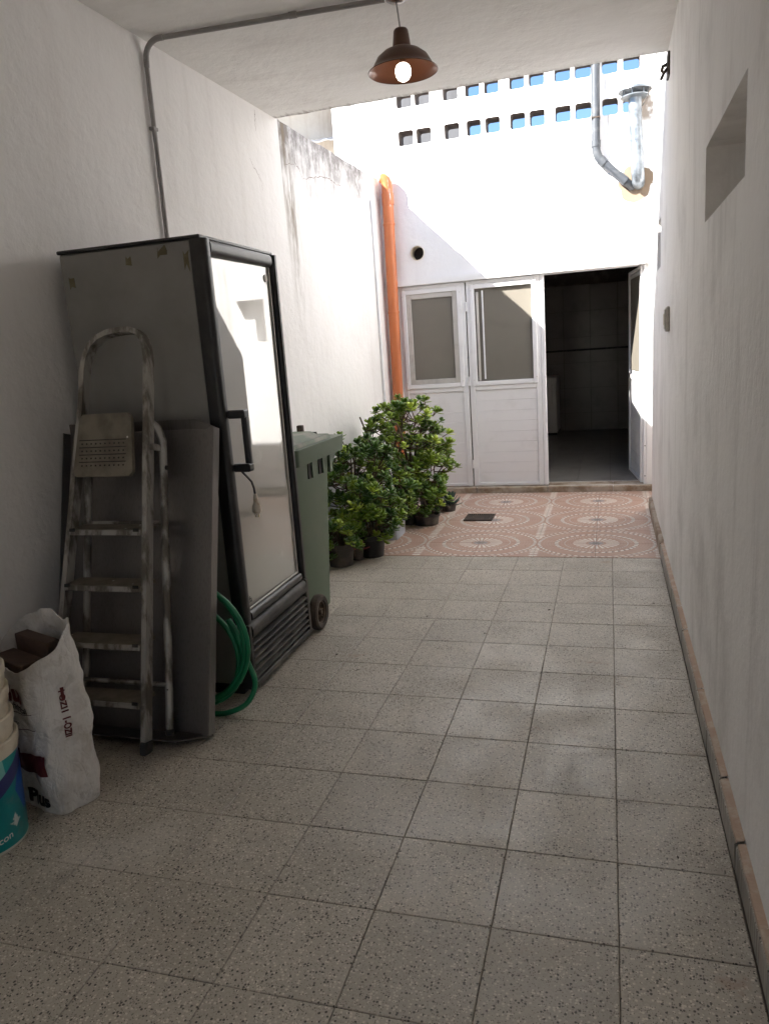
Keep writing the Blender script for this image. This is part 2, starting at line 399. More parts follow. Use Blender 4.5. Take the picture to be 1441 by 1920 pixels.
def mk_teal():
    m = Mat('teal_bucket_print', (.0, .28, .30), .35); o = m.obj(); x, y, z = m.xyz(o)
    a = m.f('ARCTAN2', y, x)     # print laid round the pail
    c = m.mix(m.ramp(m.noise(o, 9, 4), .3, .75), (.004, .21, .235), (.0, .29, .30))
    sw = m.f('SUBTRACT', z, m.f('ADD', .185, m.f('MULTIPLY', m.f('ADD', a, .75), .075)))
    c = m.mix(m.f('LESS_THAN', m.f('ABSOLUTE', sw), .028), c, (.03, .035, .16))
    bl = m.f('MULTIPLY', m.f('LESS_THAN', sw, -.03), m.f('GREATER_THAN', m.f('ADD', a, m.f('MULTIPLY', m.f('ABSOLUTE', m.f('SUBTRACT', z, .19)), -3.)), .18))
    c = m.mix(m.f('MULTIPLY', bl, m.f('GREATER_THAN', z, .1)), c, (.01, .09, .42))
    lt = m.f('MULTIPLY', m.f('GREATER_THAN', sw, .028), m.f('LESS_THAN', m.f('ABSOLUTE', m.f('ADD', a, m.f('MULTIPLY', z, .8))), .18))
    c = m.mix(m.f('MULTIPLY', lt, .7), c, (.30, .62, .58))
    d = m.f('ADD', m.f('ABSOLUTE', m.f('ADD', a, -.06)), m.f('MULTIPLY', m.f('ABSOLUTE', m.f('SUBTRACT', z, .088)), 7.))
    d = m.f('ADD', d, m.f('MULTIPLY', m.noise(o, 60, 3), .35))
    c = m.mix(m.ramp(d, .28, .36, 1, 0), c, (.72, .74, .73))
    c = m.mix(m.f('LESS_THAN', z, .012), c, (.66, .64, .58))
    g = m.ramp(m.noise(o, 16, 5), .55, .8, 0, .4)
    m.set('Base Color', m.mix(g, c, (.25, .24, .2))); return m.m
M_teal = mk_teal()
M_hose = worn('green_hose', (.006, .19, .075), (.004, .13, .055), .38, scale=12, bump=.05)
M_bin = worn('green_bin_plastic', (.085, .125, .075), (.11, .14, .095), .5, scale=3, lo=.4, hi=.75, bump=.12, bscale=150)
M_lid = worn('sun_faded_lid', (.15, .19, .135), (.26, .25, .2), .6, scale=5, lo=.45, hi=.7, bump=.12, bscale=150)
M_tyre = worn('brown_worn_tyre', (.085, .065, .05), (.05, .04, .032), .85, scale=14, bump=.4)
M_hub = worn('rusty_hub', (.10, .07, .05), (.16, .11, .07), .7, .3, scale=14)
def mk_leaf(name, a, b, tip):
    m = Mat(name, a, .32, 0, .5)
    r = m.rnd(); n = m.noise(m.obj(), 24, 2)
    c = m.mix(m.ramp(m.f('ADD', m.f('MULTIPLY', r, .6), m.f('MULTIPLY', n, .4)), .2, .8), a, b)
    z = m.xyz(m.obj())[2]
    c = m.mix(m.ramp(z, .02, .06, 0, .4), c, tip)
    c = m.mix(m.ramp(r, .88, .90, 0, .55), c, tuple(x*1.6 for x in tip))
    m.set('Base Color', c)
    return m.m
M_leaf = mk_leaf('jade_leaf', (.14, .245, .024), (.28, .40, .04), (.42, .50, .08))
M_leafd = mk_leaf('jade_leaf_deep', (.06, .14, .022), (.11, .21, .03), (.19, .29, .045))
M_agave = mk_leaf('blue_green_leaf', (.035, .075, .06), (.06, .11, .09), (.08, .13, .11))
M_red = mk_leaf('red_leaf', (.25, .02, .03), (.35, .04, .05), (.3, .05, .05))
M_stem = worn('woody_stem', (.13, .095, .06), (.08, .058, .04), .85, scale=30, bump=.4)
M_soil = worn('potting_soil', (.05, .036, .026), (.08, .06, .045), .95, scale=40, bump=.6)
M_pot = worn('brown_plastic_pot', (.06, .05, .045), (.10, .085, .07), .6, scale=12)
M_potb = worn('black_grow_bag', (.014, .013, .013), (.03, .028, .026), .45, scale=12, bump=.5, bscale=30)
M_potw = worn('pale_blue_planter', (.46, .50, .56), (.30, .33, .38), .5, scale=8)
def mk_orange():
    m = Mat('orange_drain_pipe', (.5, .15, .05), .38); p = m.pos(); z = m.xyz(p)[2]
    c = m.mix(m.ramp(m.noise(p, 5, 5), .4, .7), (.56, .165, .055), (.50, .145, .05))
    k = m.f('MULTIPLY', m.ramp(m.noise(p, 1, 5, .65, (30, 30, 3.2)), .62, .66), m.ramp(z, 1.9, 3.0, .0, 1))
    m.set('Base Color', m.mix(k, c, (.8, .76, .72))); return m.m
M_orange = mk_orange()
M_pvc = worn('grey_pvc', (.05, .056, .066), (.10, .105, .11), .5, scale=9, lo=.5, hi=.75, bump=.05)
M_cond = worn('grey_conduit', (.27, .255, .25), (.32, .305, .295), .5, scale=9, bump=.02)
M_galv = worn('galvanised_sheet', (.25, .28, .31), (.15, .17, .19), .38, .6, scale=14, lo=.4, hi=.65, bump=.3, bscale=18)
M_lamp = Mat('brown_enamel', (.10, .042, .022), .35).m
M_lampin = Mat('copper_brown_inside', (.17, .062, .03), .28, .25).m
M_cord = Mat('grey_cord', (.35, .34, .33), .6).m
M_bulb = Mat('lit_bulb', (.9, .9, .88), .3); M_bulb.set('Emission Color', (1, .93, .80)); M_bulb.set('Emission Strength', 1.6); M_bulb = M_bulb.m
M_iron = worn('rusty_iron', (.06, .048, .04), (.12, .085, .06), .75, .4, scale=20)
M_plug = worn('beige_plug', (.55, .49, .40), (.35, .27, .18), .5, scale=30)
M_brass = Mat('plug_pin', (.62, .55, .42), .35, .9).m
M_beige = worn('aged_switch_plate', (.50, .47, .41), (.38, .35, .3), .45, scale=18)
M_tape = worn('brown_tape', (.12, .095, .045), (.17, .14, .08), .5, scale=20)
M_leafdry = Mat('dry_leaf', (.035, .022, .015), .8).m
M_crack = worn('crack_shadow', (.16, .12, .10), (.24, .19, .16), .9, scale=20)
M_ground = worn('earth', (.22, .19, .15), (.16, .14, .11), .95, scale=.6)
M_kunit = Mat('enamel_white', (.62, .6, .57), .4).m

# ------------------------------------------------------------------ the setting
H = 3.19; EY = .47; XR = .345; YB = 2.78; T = .325
XJ = .95; YJ = 1.95      # the right wall ends at YJ; a nook opens to its right before the doors
def XL(y): return -2.2 - (2.75 - y)*.033
def struct(o): o['kind'] = 'structure'; return o
struct(MB().box(-150, 150, -150, 150, -.3, -.16).build('ground', M_ground))

# terrazzo floor: a grout bed with each tile laid on it
bed = struct(MB().box(-2.6, .6, -6.4, .3305, -.15, -.0075).build('floor', M_grout))
def tile_mesh(name, sx, sy, mat, b=.0022, th=.014):
    vs = []; hx, hy = sx/2, sy/2
    for z, i in ((-th, 0), (-b*.6, 0), (0, b)):
        vs += [(-hx+i, -hy+i, z), (hx-i, -hy+i, z), (hx-i, hy-i, z), (-hx+i, hy-i, z)]
    fs = [(8, 9, 10, 11)] + [(k*4+i, k*4+(i+1) % 4, k*4+4+(i+1) % 4, k*4+4+i) for k in (0, 1) for i in range(4)]
    me = bpy.data.meshes.new(name); me.from_pydata(vs, [], fs); me.materials.append(mat); return me
g = .0022
tm = tile_mesh('terrazzo_tile', T-g, T-g, M_terr)
bO = PM[bed.name].translation
for r in range(-19, 1):
    for c in range(-8, 1):
        x0, x1 = c*T, c*T+T; y0 = r*T
        if c == 0: x1 = .3165
        if c == -8: x0 = max(x0, XL(y0)+.003)
        sx = (x1-x0-g)/(T-g)
        o = inst(tm, 'terrazzo_tile', bed, Vector(((x0+x1)/2, y0+T/2, random.uniform(-.0007, .0003))) - bO,
                 (random.uniform(-.0012, .0012), random.uniform(-.0012, .0012), random.uniform(-.0025, .0025)), (sx, 1, 1))
# patterned tiles of the patio
pb = struct(MB().box(-2.4, XJ, .3315, 2.735, -.15, -.0075).build('patio_floor', M_grout))
mm = tile_mesh('patterned_tile', .4325, .3855, M_mosaic, .0015)
pO = PM[pb.name].translation
for k in range(-2, 6):
    for r in range(7):
        x1 = .32 - .435*k; x0 = x1 - .435
        if k == 5: x0 = -2.205
        if k == -2: x1 = .945
        y0 = .3325 + .3875*r; y1 = min(y0 + .3875, 2.722)
        if k < 0 and y0 < 1.8: continue
        inst(mm, 'patterned_tile', pb, Vector(((x0+x1)/2, (y0+y1)/2, random.uniform(-.0006, .0002))) - pO, (0, 0, 0), ((x1-x0-.003)/.4325, (y1-y0-.002)/.3855, 1))

# left wall (slightly out of square), its patio stretch with an uneven weathered top
mb = MB()
def top_z(y): return 3.2 if y <= EY else 3.19 + .012*noise.noise((y*6, 1.3, 0)) + .010*noise.noise((y*17, 4, 0))
ys = [-6.4, -3, -1, 0, EY] + [EY + (2.98-EY)*i/46 for i in range(1, 47)]
top = [(y, top_z(y)) for y in ys]
for i in range(len(ys)-1):
    (ya, za), (yb, zb) = top[i], top[i+1]
    a, b = XL(ya), XL(yb)
    mb.add([(a, ya, -.15), (b, yb, -.15), (b, yb, zb), (a, ya, za), (a-.16, ya, -.15), (b-.16, yb, -.15), (b-.16, yb, zb-.01), (a-.16, ya, za-.01)],
           [(0, 1, 2, 3), (3, 2, 6, 7), (4, 7, 6, 5)])
    if i == 0: mb.add([(a, ya, -.15), (a, ya, za), (a-.16, ya, za), (a-.16, ya, -.15)], [(0, 1, 2, 3)])
    if i == len(ys)-2: mb.add([(b, yb, -.15), (b, yb, zb), (b-.16, yb, zb), (b-.16, yb, -.15)], [(0, 1, 2, 3)])
wl = mb.build('left_wall', M_left)
tag(wl, 'long white plastered wall behind the fridge, black mould streaks along its open-air top', 'wall')

def crack(pts, w=.004):
    rn = random.Random(len(pts)*7+int(pts[0][0]*100)); P = []
    for (y0, z0), (y1, z1) in zip(pts, pts[1:]):
        for k in range(7):
            t = k/7; P.append((y0+(y1-y0)*t+rn.uniform(-.008, .008), z0+(z1-z0)*t+rn.uniform(-.008, .008)))
    P.append(pts[-1]); n_ = len(P); vs = []
    for i, (y, z) in enumerate(P):
        q = w*(.35+.65*rn.random())*(1-abs(2*i/(n_-1)-1)**3*.8)*.5
        a, b = P[max(i-1, 0)], P[min(i+1, n_-1)]; d = Vector((b[0]-a[0], b[1]-a[1])).normalized()
        for s_ in (-1, 1): vs.append((XL(y)+.0012, y-d.y*q*s_, z+d.x*q*s_))
    o = MB().add(vs, [(2*i, 2*i+1, 2*i+3, 2*i+2) for i in range(n_-1)]).build('plaster_crack', M_crack, wl)
for c_, w_ in (([(.125, 3.17), (.122, 3.11), (.114, 3.03)], .006), ([(-.02, 2.84), (.022, 2.796), (.082, 2.758), (.134, 2.718), (.146, 2.656)], .004),
               ([(.848, 2.856), (1.008, 2.898), (1.213, 2.94), (1.425, 2.957), (1.586, 2.946), (1.785, 2.935)], .007),
               ([(.733, 3.015), (.728, 2.952), (.796, 2.918), (.85, 2.864)], .008), ([(.52, 2.90), (.62, 2.925), (.74, 2.93)], .005)):
    crack(c_, w_)
# right wall with two deep openings
mb = MB()
us = [-6.4, -2.56, -1.65, .98, 1.36, YJ]; zs = [-.15, 1.915, 1.97, 2.185, 2.31, 4.6]
holes = {(1, 1), (1, 2), (3, 2), (3, 3)}
for i in range(5):
    for j in range(5):
        if (i, j) not in holes:
            mb.add([(XR, us[i], zs[j]), (XR, us[i+1], zs[j]), (XR, us[i+1], zs[j+1]), (XR, us[i], zs[j+1])], [(0, 1, 2, 3)])
for (y0, y1, z0, z1) in ((-2.56, -1.65, 1.915, 2.185), (.98, 1.36, 1.97, 2.31)):
    d = XR+.24
    a = [(XR, y0, z0), (XR, y1, z0), (XR, y1, z1), (XR, y0, z1)]; b = [(d, y0, z0), (d, y1, z0), (d, y1, z1), (d, y0, z1)]
    mb.add(a+b, [(0, 1, 5, 4), (1, 2, 6, 5), (2, 3, 7, 6), (3, 0, 4, 7), (4, 5, 6, 7)])
mb.add([(XR, YJ, -.15), (XJ, YJ, -.15), (XJ, YJ, 4.6), (XR, YJ, 4.6), (XJ, 2.98, -.15), (XJ, 2.98, 4.6)], [(0, 1, 2, 3), (1, 4, 5, 2)])
d = XJ+.2
mb.add([(XR, -6.4, -.15), (XR, -6.4, 4.6), (d, -6.4, 4.6), (d, -6.4, -.15), (d, 2.98, -.15), (d, 2.98, 4.6), (XJ, 2.98, 4.6), (XJ, 2.98, -.15), (XJ, YJ, 4.6), (XR, YJ, 4.6)],
       [(0, 1, 2, 3), (3, 2, 5, 4), (4, 5, 6, 7), (1, 9, 8, 6, 5, 2)])
wr = mb.build('right_wall', M_right)
tag(wr, 'pale plastered wall along the right with a deep slanted-looking opening high up', 'wall')
# skirting: separate pieces with a brick coloured mortar top
sk = thing('skirting', 'grey terrazzo skirting with brick coloured mortar top along the right wall', 'skirting', (XR-.014, -2, 0))
y = -6.2; k = 0
while y < YJ-.02:
    L = .33 if y < .33 else .40
    y1 = min(y+L, YJ-.003); j = random.uniform(-.002, .002); h = .088+random.uniform(-.004, .004)
    patio = y > .25
    MB().cbox(.3175+j, XR-.001, y+.0015, y1-.0015, 0.0, h, .003).build('skirting_piece', M_step if patio else M_skirt, sk)
    mb = MB(); n = 6
    rows = []
    for q in range(n+1):
        yy = y+.003+(y1-y-.006)*q/n; xx = .321+j+.003*noise.noise((yy*22, 3, 0)); zz = h+.005+.003*noise.noise((yy*30, 7, 0))
        rows.append([(xx, yy, h-.001), (xx+.002, yy, zz), (XR+.002, yy, zz+.005)])
    mb.add([p for r_ in rows for p in r_], [(q*3+e, q*3+e+1, q*3+e+4, q*3+e+3) for q in range(n) for e in (0, 1)])
    mb.build('mortar_top', M_step if patio else M_brick, sk)
    y = y1; k += 1

# roof slab over the passage; added stretch beyond the entrance wall blocks the sun
n = 60
mb = MB()
xs = [-2.62+(XR+.05+2.62)*i/n for i in range(n+1)]
fe = [EY + .012*noise.noise((x*9, 0, 0)) + .008*noise.noise((x*31, 5, 0)) for x in xs]
fz = [H + .008*abs(noise.noise((x*14, 8, 0))) for x in xs]
for i in range(n):
    a, b = xs[i], xs[i+1]
    mb.add([(a, -9, H), (b, -9, H), (b, fe[i+1]-.02, H), (a, fe[i]-.02, H), (b, fe[i+1], fz[i+1]+.006), (a, fe[i], fz[i]+.006),
            (b, EY+.005, H+.10), (a, EY+.005, H+.10), (b, -9, H+.10), (a, -9, H+.10)],
           [(0, 1, 2, 3), (3, 2, 4, 5), (5, 4, 6, 7), (7, 6, 8, 9), (9, 8, 1, 0)])
ce = mb.build('ceiling', M_ceil); struct(ce)
mb = MB(); mb.box(-2.7, -1.25, -6.6, -6.401, -.15, 3.189); mb.box(-.70, XR+.3, -6.6, -6.401, -.15, 3.189); mb.box(-1.25, -.70, -6.6, -6.401, 2.2, 3.189); mb.build('entrance_wall', M_right)  # unseen wall; its narrow opening is added to let light into the near end
struct(MB().box(-30, 30, -40, -6.402, -.15, -.004).build('street_pavement', worn('pavement', (.36, .34, .31), (.28, .26, .24), .85, scale=2)))
tag(bpy.data.objects['entrance_wall'], 'plain plastered wall with an added light opening behind the viewer', 'wall')

# back wall with its row of hollow-block vents, a door opening and a round flue hole
hx = [(-1.972, -1.822), (-1.79, -1.645), (-1.513, -1.368), (-1.297, -1.160), (-1.117, -.980), (-.883, -.745), (-.704, -.565), (-.471, -.331), (-.292, -.150), (-.054, .082), (.125, .270)]
rowz = [(3.472, 3.607), (3.815, 3.955), (4.16, 4.30)]
xs = sorted({-2.64, -2.09, .336, XJ, *[v for h in hx for v in h]} | {-1.92, -1.775, .47, .80})
zs = sorted({-.15, .06, 1.72, 2.147, 2.17, 2.388, 2.532, 4.75, *[v for h in rowz for v in h]})
vent = (-1.92, -1.775, 2.388, 2.532)
mb = MB(); DB = .2
def rect(x0, x1, z0, z1):
    mb.add([(x0, YB, z0), (x1, YB, z0), (x1, YB, z1), (x0, YB, z1)], [(0, 1, 2, 3)])
    mb.add([(x0, YB+DB, z0), (x1, YB+DB, z0), (x1, YB+DB, z1), (x0, YB+DB, z1)], [(3, 2, 1, 0)])
def rounded(x0, x1, z0, z1, r, depth, nseg=5):
    out = []
    for (cx_, cz_, a0, kx, kz) in ((x1-r, z1-r, 0, x1, z1), (x0+r, z1-r, 90, x0, z1), (x0+r, z0+r, 180, x0, z0), (x1-r, z0+r, 270, x1, z0)):
        ar = [(cx_+r*math.cos(R(a0+90*i/nseg)), cz_+r*math.sin(R(a0+90*i/nseg))) for i in range(nseg+1)]
        for yy in (YB, YB+DB):
            mb.add([(kx, yy, kz)] + [(a, yy, b) for a, b in ar], [(0, i+1, i+2) for i in range(nseg)])
        out += ar
    m_ = len(out)
    mb.add([(a, YB, b) for a, b in out] + [(a, YB+depth, b) for a, b in out], [(i, (i+1) % m_, m_+(i+1) % m_, m_+i) for i in range(m_)], 1)

for i in range(len(xs)-1):
    for j in range(len(zs)-1):
        x0, x1, z0, z1 = xs[i], xs[i+1], zs[j], zs[j+1]; cx_, cz_ = (x0+x1)/2, (z0+z1)/2
        if cz_ < 2.147 and cz_ > .06 and -2.09 < cx_ < .336: continue
        if .47 < cx_ < .80 and 1.72 < cz_ < 2.17: continue
        if vent[0] < cx_ < vent[1] and vent[2] < cz_ < vent[3]: continue
        if any(a < cx_ < b for a, b in hx) and any(a < cz_ < b for a, b in rowz): continue
        rect(x0, x1, z0, z1)
for a, b in hx:
    for c_, d_ in rowz:
        rounded(a, b, c_, d_, .022, DB)
rounded(*vent, .0719, DB)
q = [(.47, 1.72), (.80, 1.72), (.80, 2.17), (.47, 2.17)]
mb.add([(a, YB, b) for a, b in q] + [(a, YB+.17, b) for a, b in q], [(0, 1, 5, 4), (1, 2, 6, 5), (2, 3, 7, 6), (3, 0, 4, 7), (4, 5, 6, 7)])
# opening reveals, ends and top
for (p0, p1) in (((-2.09, .06), (-2.09, 2.147)), ((-2.09, 2.147), (.336, 2.147)), ((.336, 2.147), (.336, .06)), ((-2.64, -.15), (-2.64, 4.75)), ((-2.64, 4.75), (XJ, 4.75))):
    mb.add([(p0[0], YB, p0[1]), (p1[0], YB, p1[1]), (p1[0], YB+DB, p1[1]), (p0[0], YB+DB, p0[1])], [(0, 1, 2, 3)])
bw = thing('back_wall', 'tall white wall across the end of the patio with rows of square vent holes', 'wall', (-.8, YB+.1, 0))
mb.build('wall', None, bw, mats=[M_back, M_hole])
MB().box(-2.185, .352, YB-.045, YB-.001, 2.150, 2.205).build('lintel', M_back, bw)
mb = MB(); mb.lathe([(.0715, 0), (.071, .14), (.066, .14), (.066, 0)], 28, (-1.8475, YB-.012, 2.46), 'Y', closed=True)
mb.build('flue_sleeve', M_cream, bw, smooth=True)
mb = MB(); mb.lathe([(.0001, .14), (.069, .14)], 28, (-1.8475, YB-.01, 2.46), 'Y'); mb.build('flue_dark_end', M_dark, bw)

MB().cbox(.402, XJ-.002, YB-.02, YB-.001, 0, .09, .003).build('nook_skirting', M_skirt, bw)
# stone step below the doors
st = thing('door_step', 'worn brown stone step below the white doors', 'step', (-.9, 2.75, 0))
xe = [-2.19, -1.35, -.62, .02, .40]
for a, b in zip(xe, xe[1:]):
    MB().cbox(a+.001, b-.001, 2.735, 2.985, -.14, .058+random.uniform(-.002, .001), .006).build('step_slab', M_step, st)

# kitchen seen through the open doorway
ko = thing('kitchen_room', 'dim tiled room behind the open doorway', 'room', (-.8, 5.3, 0))
def ins(name, x0, x1, y0, y1, z0, z1, m): return MB().box(x0, x1, y0, y1, z0, z1).build(name, m, ko)
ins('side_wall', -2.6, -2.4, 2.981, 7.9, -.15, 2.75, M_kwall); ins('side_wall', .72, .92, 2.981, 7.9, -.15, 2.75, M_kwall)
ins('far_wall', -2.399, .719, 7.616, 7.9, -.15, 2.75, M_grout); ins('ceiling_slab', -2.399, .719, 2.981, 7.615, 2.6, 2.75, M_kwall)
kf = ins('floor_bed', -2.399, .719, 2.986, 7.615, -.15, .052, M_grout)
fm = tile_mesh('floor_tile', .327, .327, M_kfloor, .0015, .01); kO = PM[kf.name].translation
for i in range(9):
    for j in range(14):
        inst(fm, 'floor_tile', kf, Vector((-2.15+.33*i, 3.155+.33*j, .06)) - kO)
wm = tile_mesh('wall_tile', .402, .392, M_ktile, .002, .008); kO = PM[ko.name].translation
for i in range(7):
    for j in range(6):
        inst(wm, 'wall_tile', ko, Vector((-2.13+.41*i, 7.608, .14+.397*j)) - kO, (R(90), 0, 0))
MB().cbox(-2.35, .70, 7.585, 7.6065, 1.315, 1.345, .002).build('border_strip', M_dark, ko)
ku = thing('white_appliance', 'white enamel kitchen appliance standing inside the dark room', 'appliance', (-1.05, 7.2, .06))
MB().cbox(-1.35, -.775, 6.98, 7.58, .10, .955, .01).build('body', M_kunit, ku)
MB().cbox(-1.34, -.785, 6.96, 6.978, .2, .90, .006).build('door', M_kunit, ku)
MB().tube([(-.85, 6.945, .55), (-.85, 6.945, .85)], .009, 8).build('handle', M_alum, ku)
MB().cbox(-1.34, -.785, 6.99, 7.57, .062, .099, .004).build('plinth', M_black, ku)

# neighbours above and beyond the walls
nb = thing('neighbour_wall', 'peeling cream wall with a corrugated sheet edge rising beyond the left wall', 'wall', (-4, 3.9, 0))
MB().box(-7, -2.5, 3.75, 3.95, -.15, 5.2).build('wall', M_neigh, nb)
MB().box(-7, -2.7, 2.45, 3.96, 4.62, 4.74).build('shade_eave', M_neigh, nb)  # unseen slab added overhead to keep this wall out of the sun
mb = MB(); nn = 60; pts = []
for i in range(nn+1):
    x = -4.2 + 1.54*i/nn; pts.append((x, 3.80+.010*math.sin(i*math.pi/3)))
for i in range(nn):
    (xa, za), (xb, zb_) = pts[i], pts[i+1]
    mb.add([(xa, 3.35, za), (xb, 3.35, zb_), (xb, 3.74, zb_+.12), (xa, 3.74, za+.12), (xa, 3.35, za-.012), (xb, 3.35, zb_-.012), (xb, 3.74, zb_+.108), (xa, 3.74, za+.108)],
           [(0, 1, 2, 3), (4, 7, 6, 5), (0, 4, 5, 1), (2, 6, 7, 3)])
mb.build('corrugated_sheet', M_white, nb, smooth=True)
hs = thing('far_house', 'grey house front seen through the leftmost vent holes', 'building', (-5, 9.5, 0))
MB().box(-9, -2.46, 9, 9.5, -.15, 8).build('wall', M_house, hs)
for i in range(3): MB().cbox(-5.6-1.3*i, -4.7-1.3*i, 8.94, 8.999, 4.2, 5.6, .01).build('window', M_pane, hs)
MB().box(-9.2, -2.4, 8.8, 9.7, 8.001, 8.2).build('roof', M_brick, hs)

# ------------------------------------------------------------------ doors
def leaf(name, label, x0, x1, grp, sash=True, inner=False, ztop=2.143, hinge_right=True, glass_label=None):
    """one panelled aluminium leaf in its own frame: local x along its width from 0, y thickness, z up"""
    W = x1-x0; z0 = .066
    t = thing(name, label, 'door', (x0, YB+.035, 0), 0, grp)
    Y0, Y1 = -.02, .02
    def b(nm, a, c, z_a, z_b, m=M_white, y0=Y0, y1=Y1, ch=.004, parent=None):
        o = MB().cbox(a, c, y0, y1, z_a, z_b, ch).build(nm, m, t, world=False)
        return o
    zw0, zw1 = 1.108, 2.108; s = .055
    b('stile', 0, s, z0, ztop); b('stile', W-s, W, z0, ztop)
    b('rail', s, W-s, z0, .098); b('rail', s, W-s, 1.06, zw0-.001); b('rail', s, W-s, zw1+.001, ztop)
    # glazing bead frame
    fy0, fy1 = -.034, .0
    wf = thing('x', '', '') if False else None
    a, c = s-.018, W-s+.018
    for (p, q, u, v) in ((a, a+.044, zw0, zw1), (c-.044, c, zw0, zw1), (a+.044, c-.044, zw0, zw0+.044), (a+.044, c-.044, zw1-.044, zw1)):
        b('window_frame', p, q, u, v, M_white, fy0, fy1)
    a2, c2, u2, v2 = a+.044, c-.044, zw0+.044, zw1-.044
    if sash:
        k = .05
        for (p, q, u, v) in ((a2, a2+k, u2, v2), (c2-k, c2, u2, v2), (a2+k, c2-k, u2, u2+k), (a2+k, c2-k, v2-k, v2)):
            b('sash', p, q, u, v, M_alum, -.022, .005)
        b('pane', a2+k, c2-k, u2+k, v2-k, M_pane, -.004, .002, .0005)
    else:
        b('pane', a2, c2, u2, v2, M_pane, .004, .010, .0005)
        b('sash', a2+.012, a2+.036, u2+.006, v2-.03, M_alum, -.016, .003)
        b('sash', a2+.070, a2+.086, u2+.02, v2-.02, M_white, -.006, .003, .002)
        b('latch', a2+.016, a2+.034, u2+.07, u2+.16, M_alum, -.026, -.016, .002)
    # horizontal boards of the lower panel
    zb0, zb1 = .099, 1.059; nb_ = 9; hgt = (zb1-zb0)/nb_
    for i in range(nb_):
        b('board', s+.001, W-s-.001, zb0+hgt*i+.0003, zb0+hgt*(i+1)-.0003, M_white, -.008+random.uniform(-.0004, .0004), .008, .0012)
    for zz in (.30, 1.16, 1.90):
        o = MB().tube([(W+.004 if hinge_right else -.004, -.026, zz-.045), (W+.004 if hinge_right else -.004, -.026, zz+.045)], .0085, 10).build('hinge', M_white, t, smooth=True, world=False)
    for (sx, sz) in ((a+.012, zw0+.06), (a+.012, zw1-.06), (c-.012, zw0+.06), (c-.012, zw1-.06)):
        MB().lathe([(.0001, -.0365), (.004, -.0365), (.005, -.0335)], 8, (sx, 0, sz), 'Y').build('screw', M_alum, t, world=False)
    return t
DG = 'white aluminium door leaves of the patio doorway'
leaf('door_leaf', 'white aluminium door leaf beside the orange pipe, grey-framed pane, half behind the plants', -2.082, -1.392, DG, True)
l2 = leaf('door_leaf', 'white aluminium door leaf next to the dark open doorway, with patterned glass above boards', -1.378, -.652, DG, False, hinge_right=False)
MB().cbox(-.651, -.612, YB+.012, YB+.058, .066, 2.143, .004).build('closing_edge', M_white, l2)
l3 = leaf('door_leaf', 'white aluminium door leaf standing open into the dark room at the right', 0, .80, DG, False, hinge_right=False)
l3.location = (.300, YB+.05, 0); l3.rotation_euler = (0, 0, R(96.5))
mb = MB(); mb.tube([(.73, -.02, 1.02), (.73, -.065, 1.02), (.62, -.07, 1.02)], .010, 8)
mb.build('lever_handle', M_alum, l3, smooth=True, world=False)
MB().cbox(.70, .755, -.026, -.02, .93, 1.12, .003).build('lock_plate', M_alum, l3, world=False)
MB().cbox(.71, .745, .02, .026, .93, 1.12, .003).build('lock_plate', M_alum, l3, world=False)
df = thing('door_frame', 'white metal frame round the patio doorway', 'door frame', (-.9, YB, .06))
MB().cbox(.308, .335, YB+.004, YB+.07, .06, 2.146, .003).build('jamb', M_white, df)
MB().cbox(-2.089, -2.0845, YB+.004, YB+.07, .06, 2.146, .001).build('jamb', M_white, df)
for i in range(7):
    MB().lathe([(.0001, 0), (.005, 0), (.006, .003)], 8, (.321, YB-.001, .14+.30*i), 'Y').build('bolt', M_dark, df)

# ------------------------------------------------------------------ pipes and small fittings
dp = thing('drain_pipe', 'thick orange plastic drain pipe in the far left corner', 'pipe', (-2.12, 2.69, 0))
mb = MB(); mb.tube([(-2.135, 2.70, .0), (-2.125, 2.70, .8), (-2.098, 2.695, 2.95), (-2.096, 2.695, 3.11)], .054, 24); mb.build('pipe', M_orange, dp, smooth=True)
mb = MB(); mb.tube([(-2.0965, 2.695, 2.93), (-2.096, 2.695, 3.04)], .0585, 24); mb.build('coupling', M_orange, dp, smooth=True)
mb = MB(); mb.tube([(-2.096, 2.695, 3.105), (-2.098, 2.694, 3.135), (-2.106, 2.69, 3.160), (-2.125, 2.686, 3.180), (-2.15, 2.685, 3.188)], [.0545, .0545, .052, .05, .048], 24); mb.build('elbow', M_orange, dp, smooth=True)
for z in (.95, 1.9, 2.75):
    mb = MB(); mb.lathe([(.0565, -.012), (.0585, -.008), (.0585, .008), (.0565, .012)], 24, (-2.135+.0125*z, 2.698, z)); mb.build('strap', M_orange, dp, smooth=True)
wp = thing('white_conduit', 'thin pale pipe running down the left wall beside the orange pipe', 'pipe', (-2.19, 2.45, 0))
xw = XL(2.45)+.014
MB().tube([(xw, 2.45, .02), (xw, 2.45, 2.95)], .012, 12).build('pipe', M_white, wp, smooth=True)
MB().tube([(xw+.003, 2.45, .98), (xw+.003, 2.45, 1.04)], .0165, 12).build('coupling', M_white, wp, smooth=True)

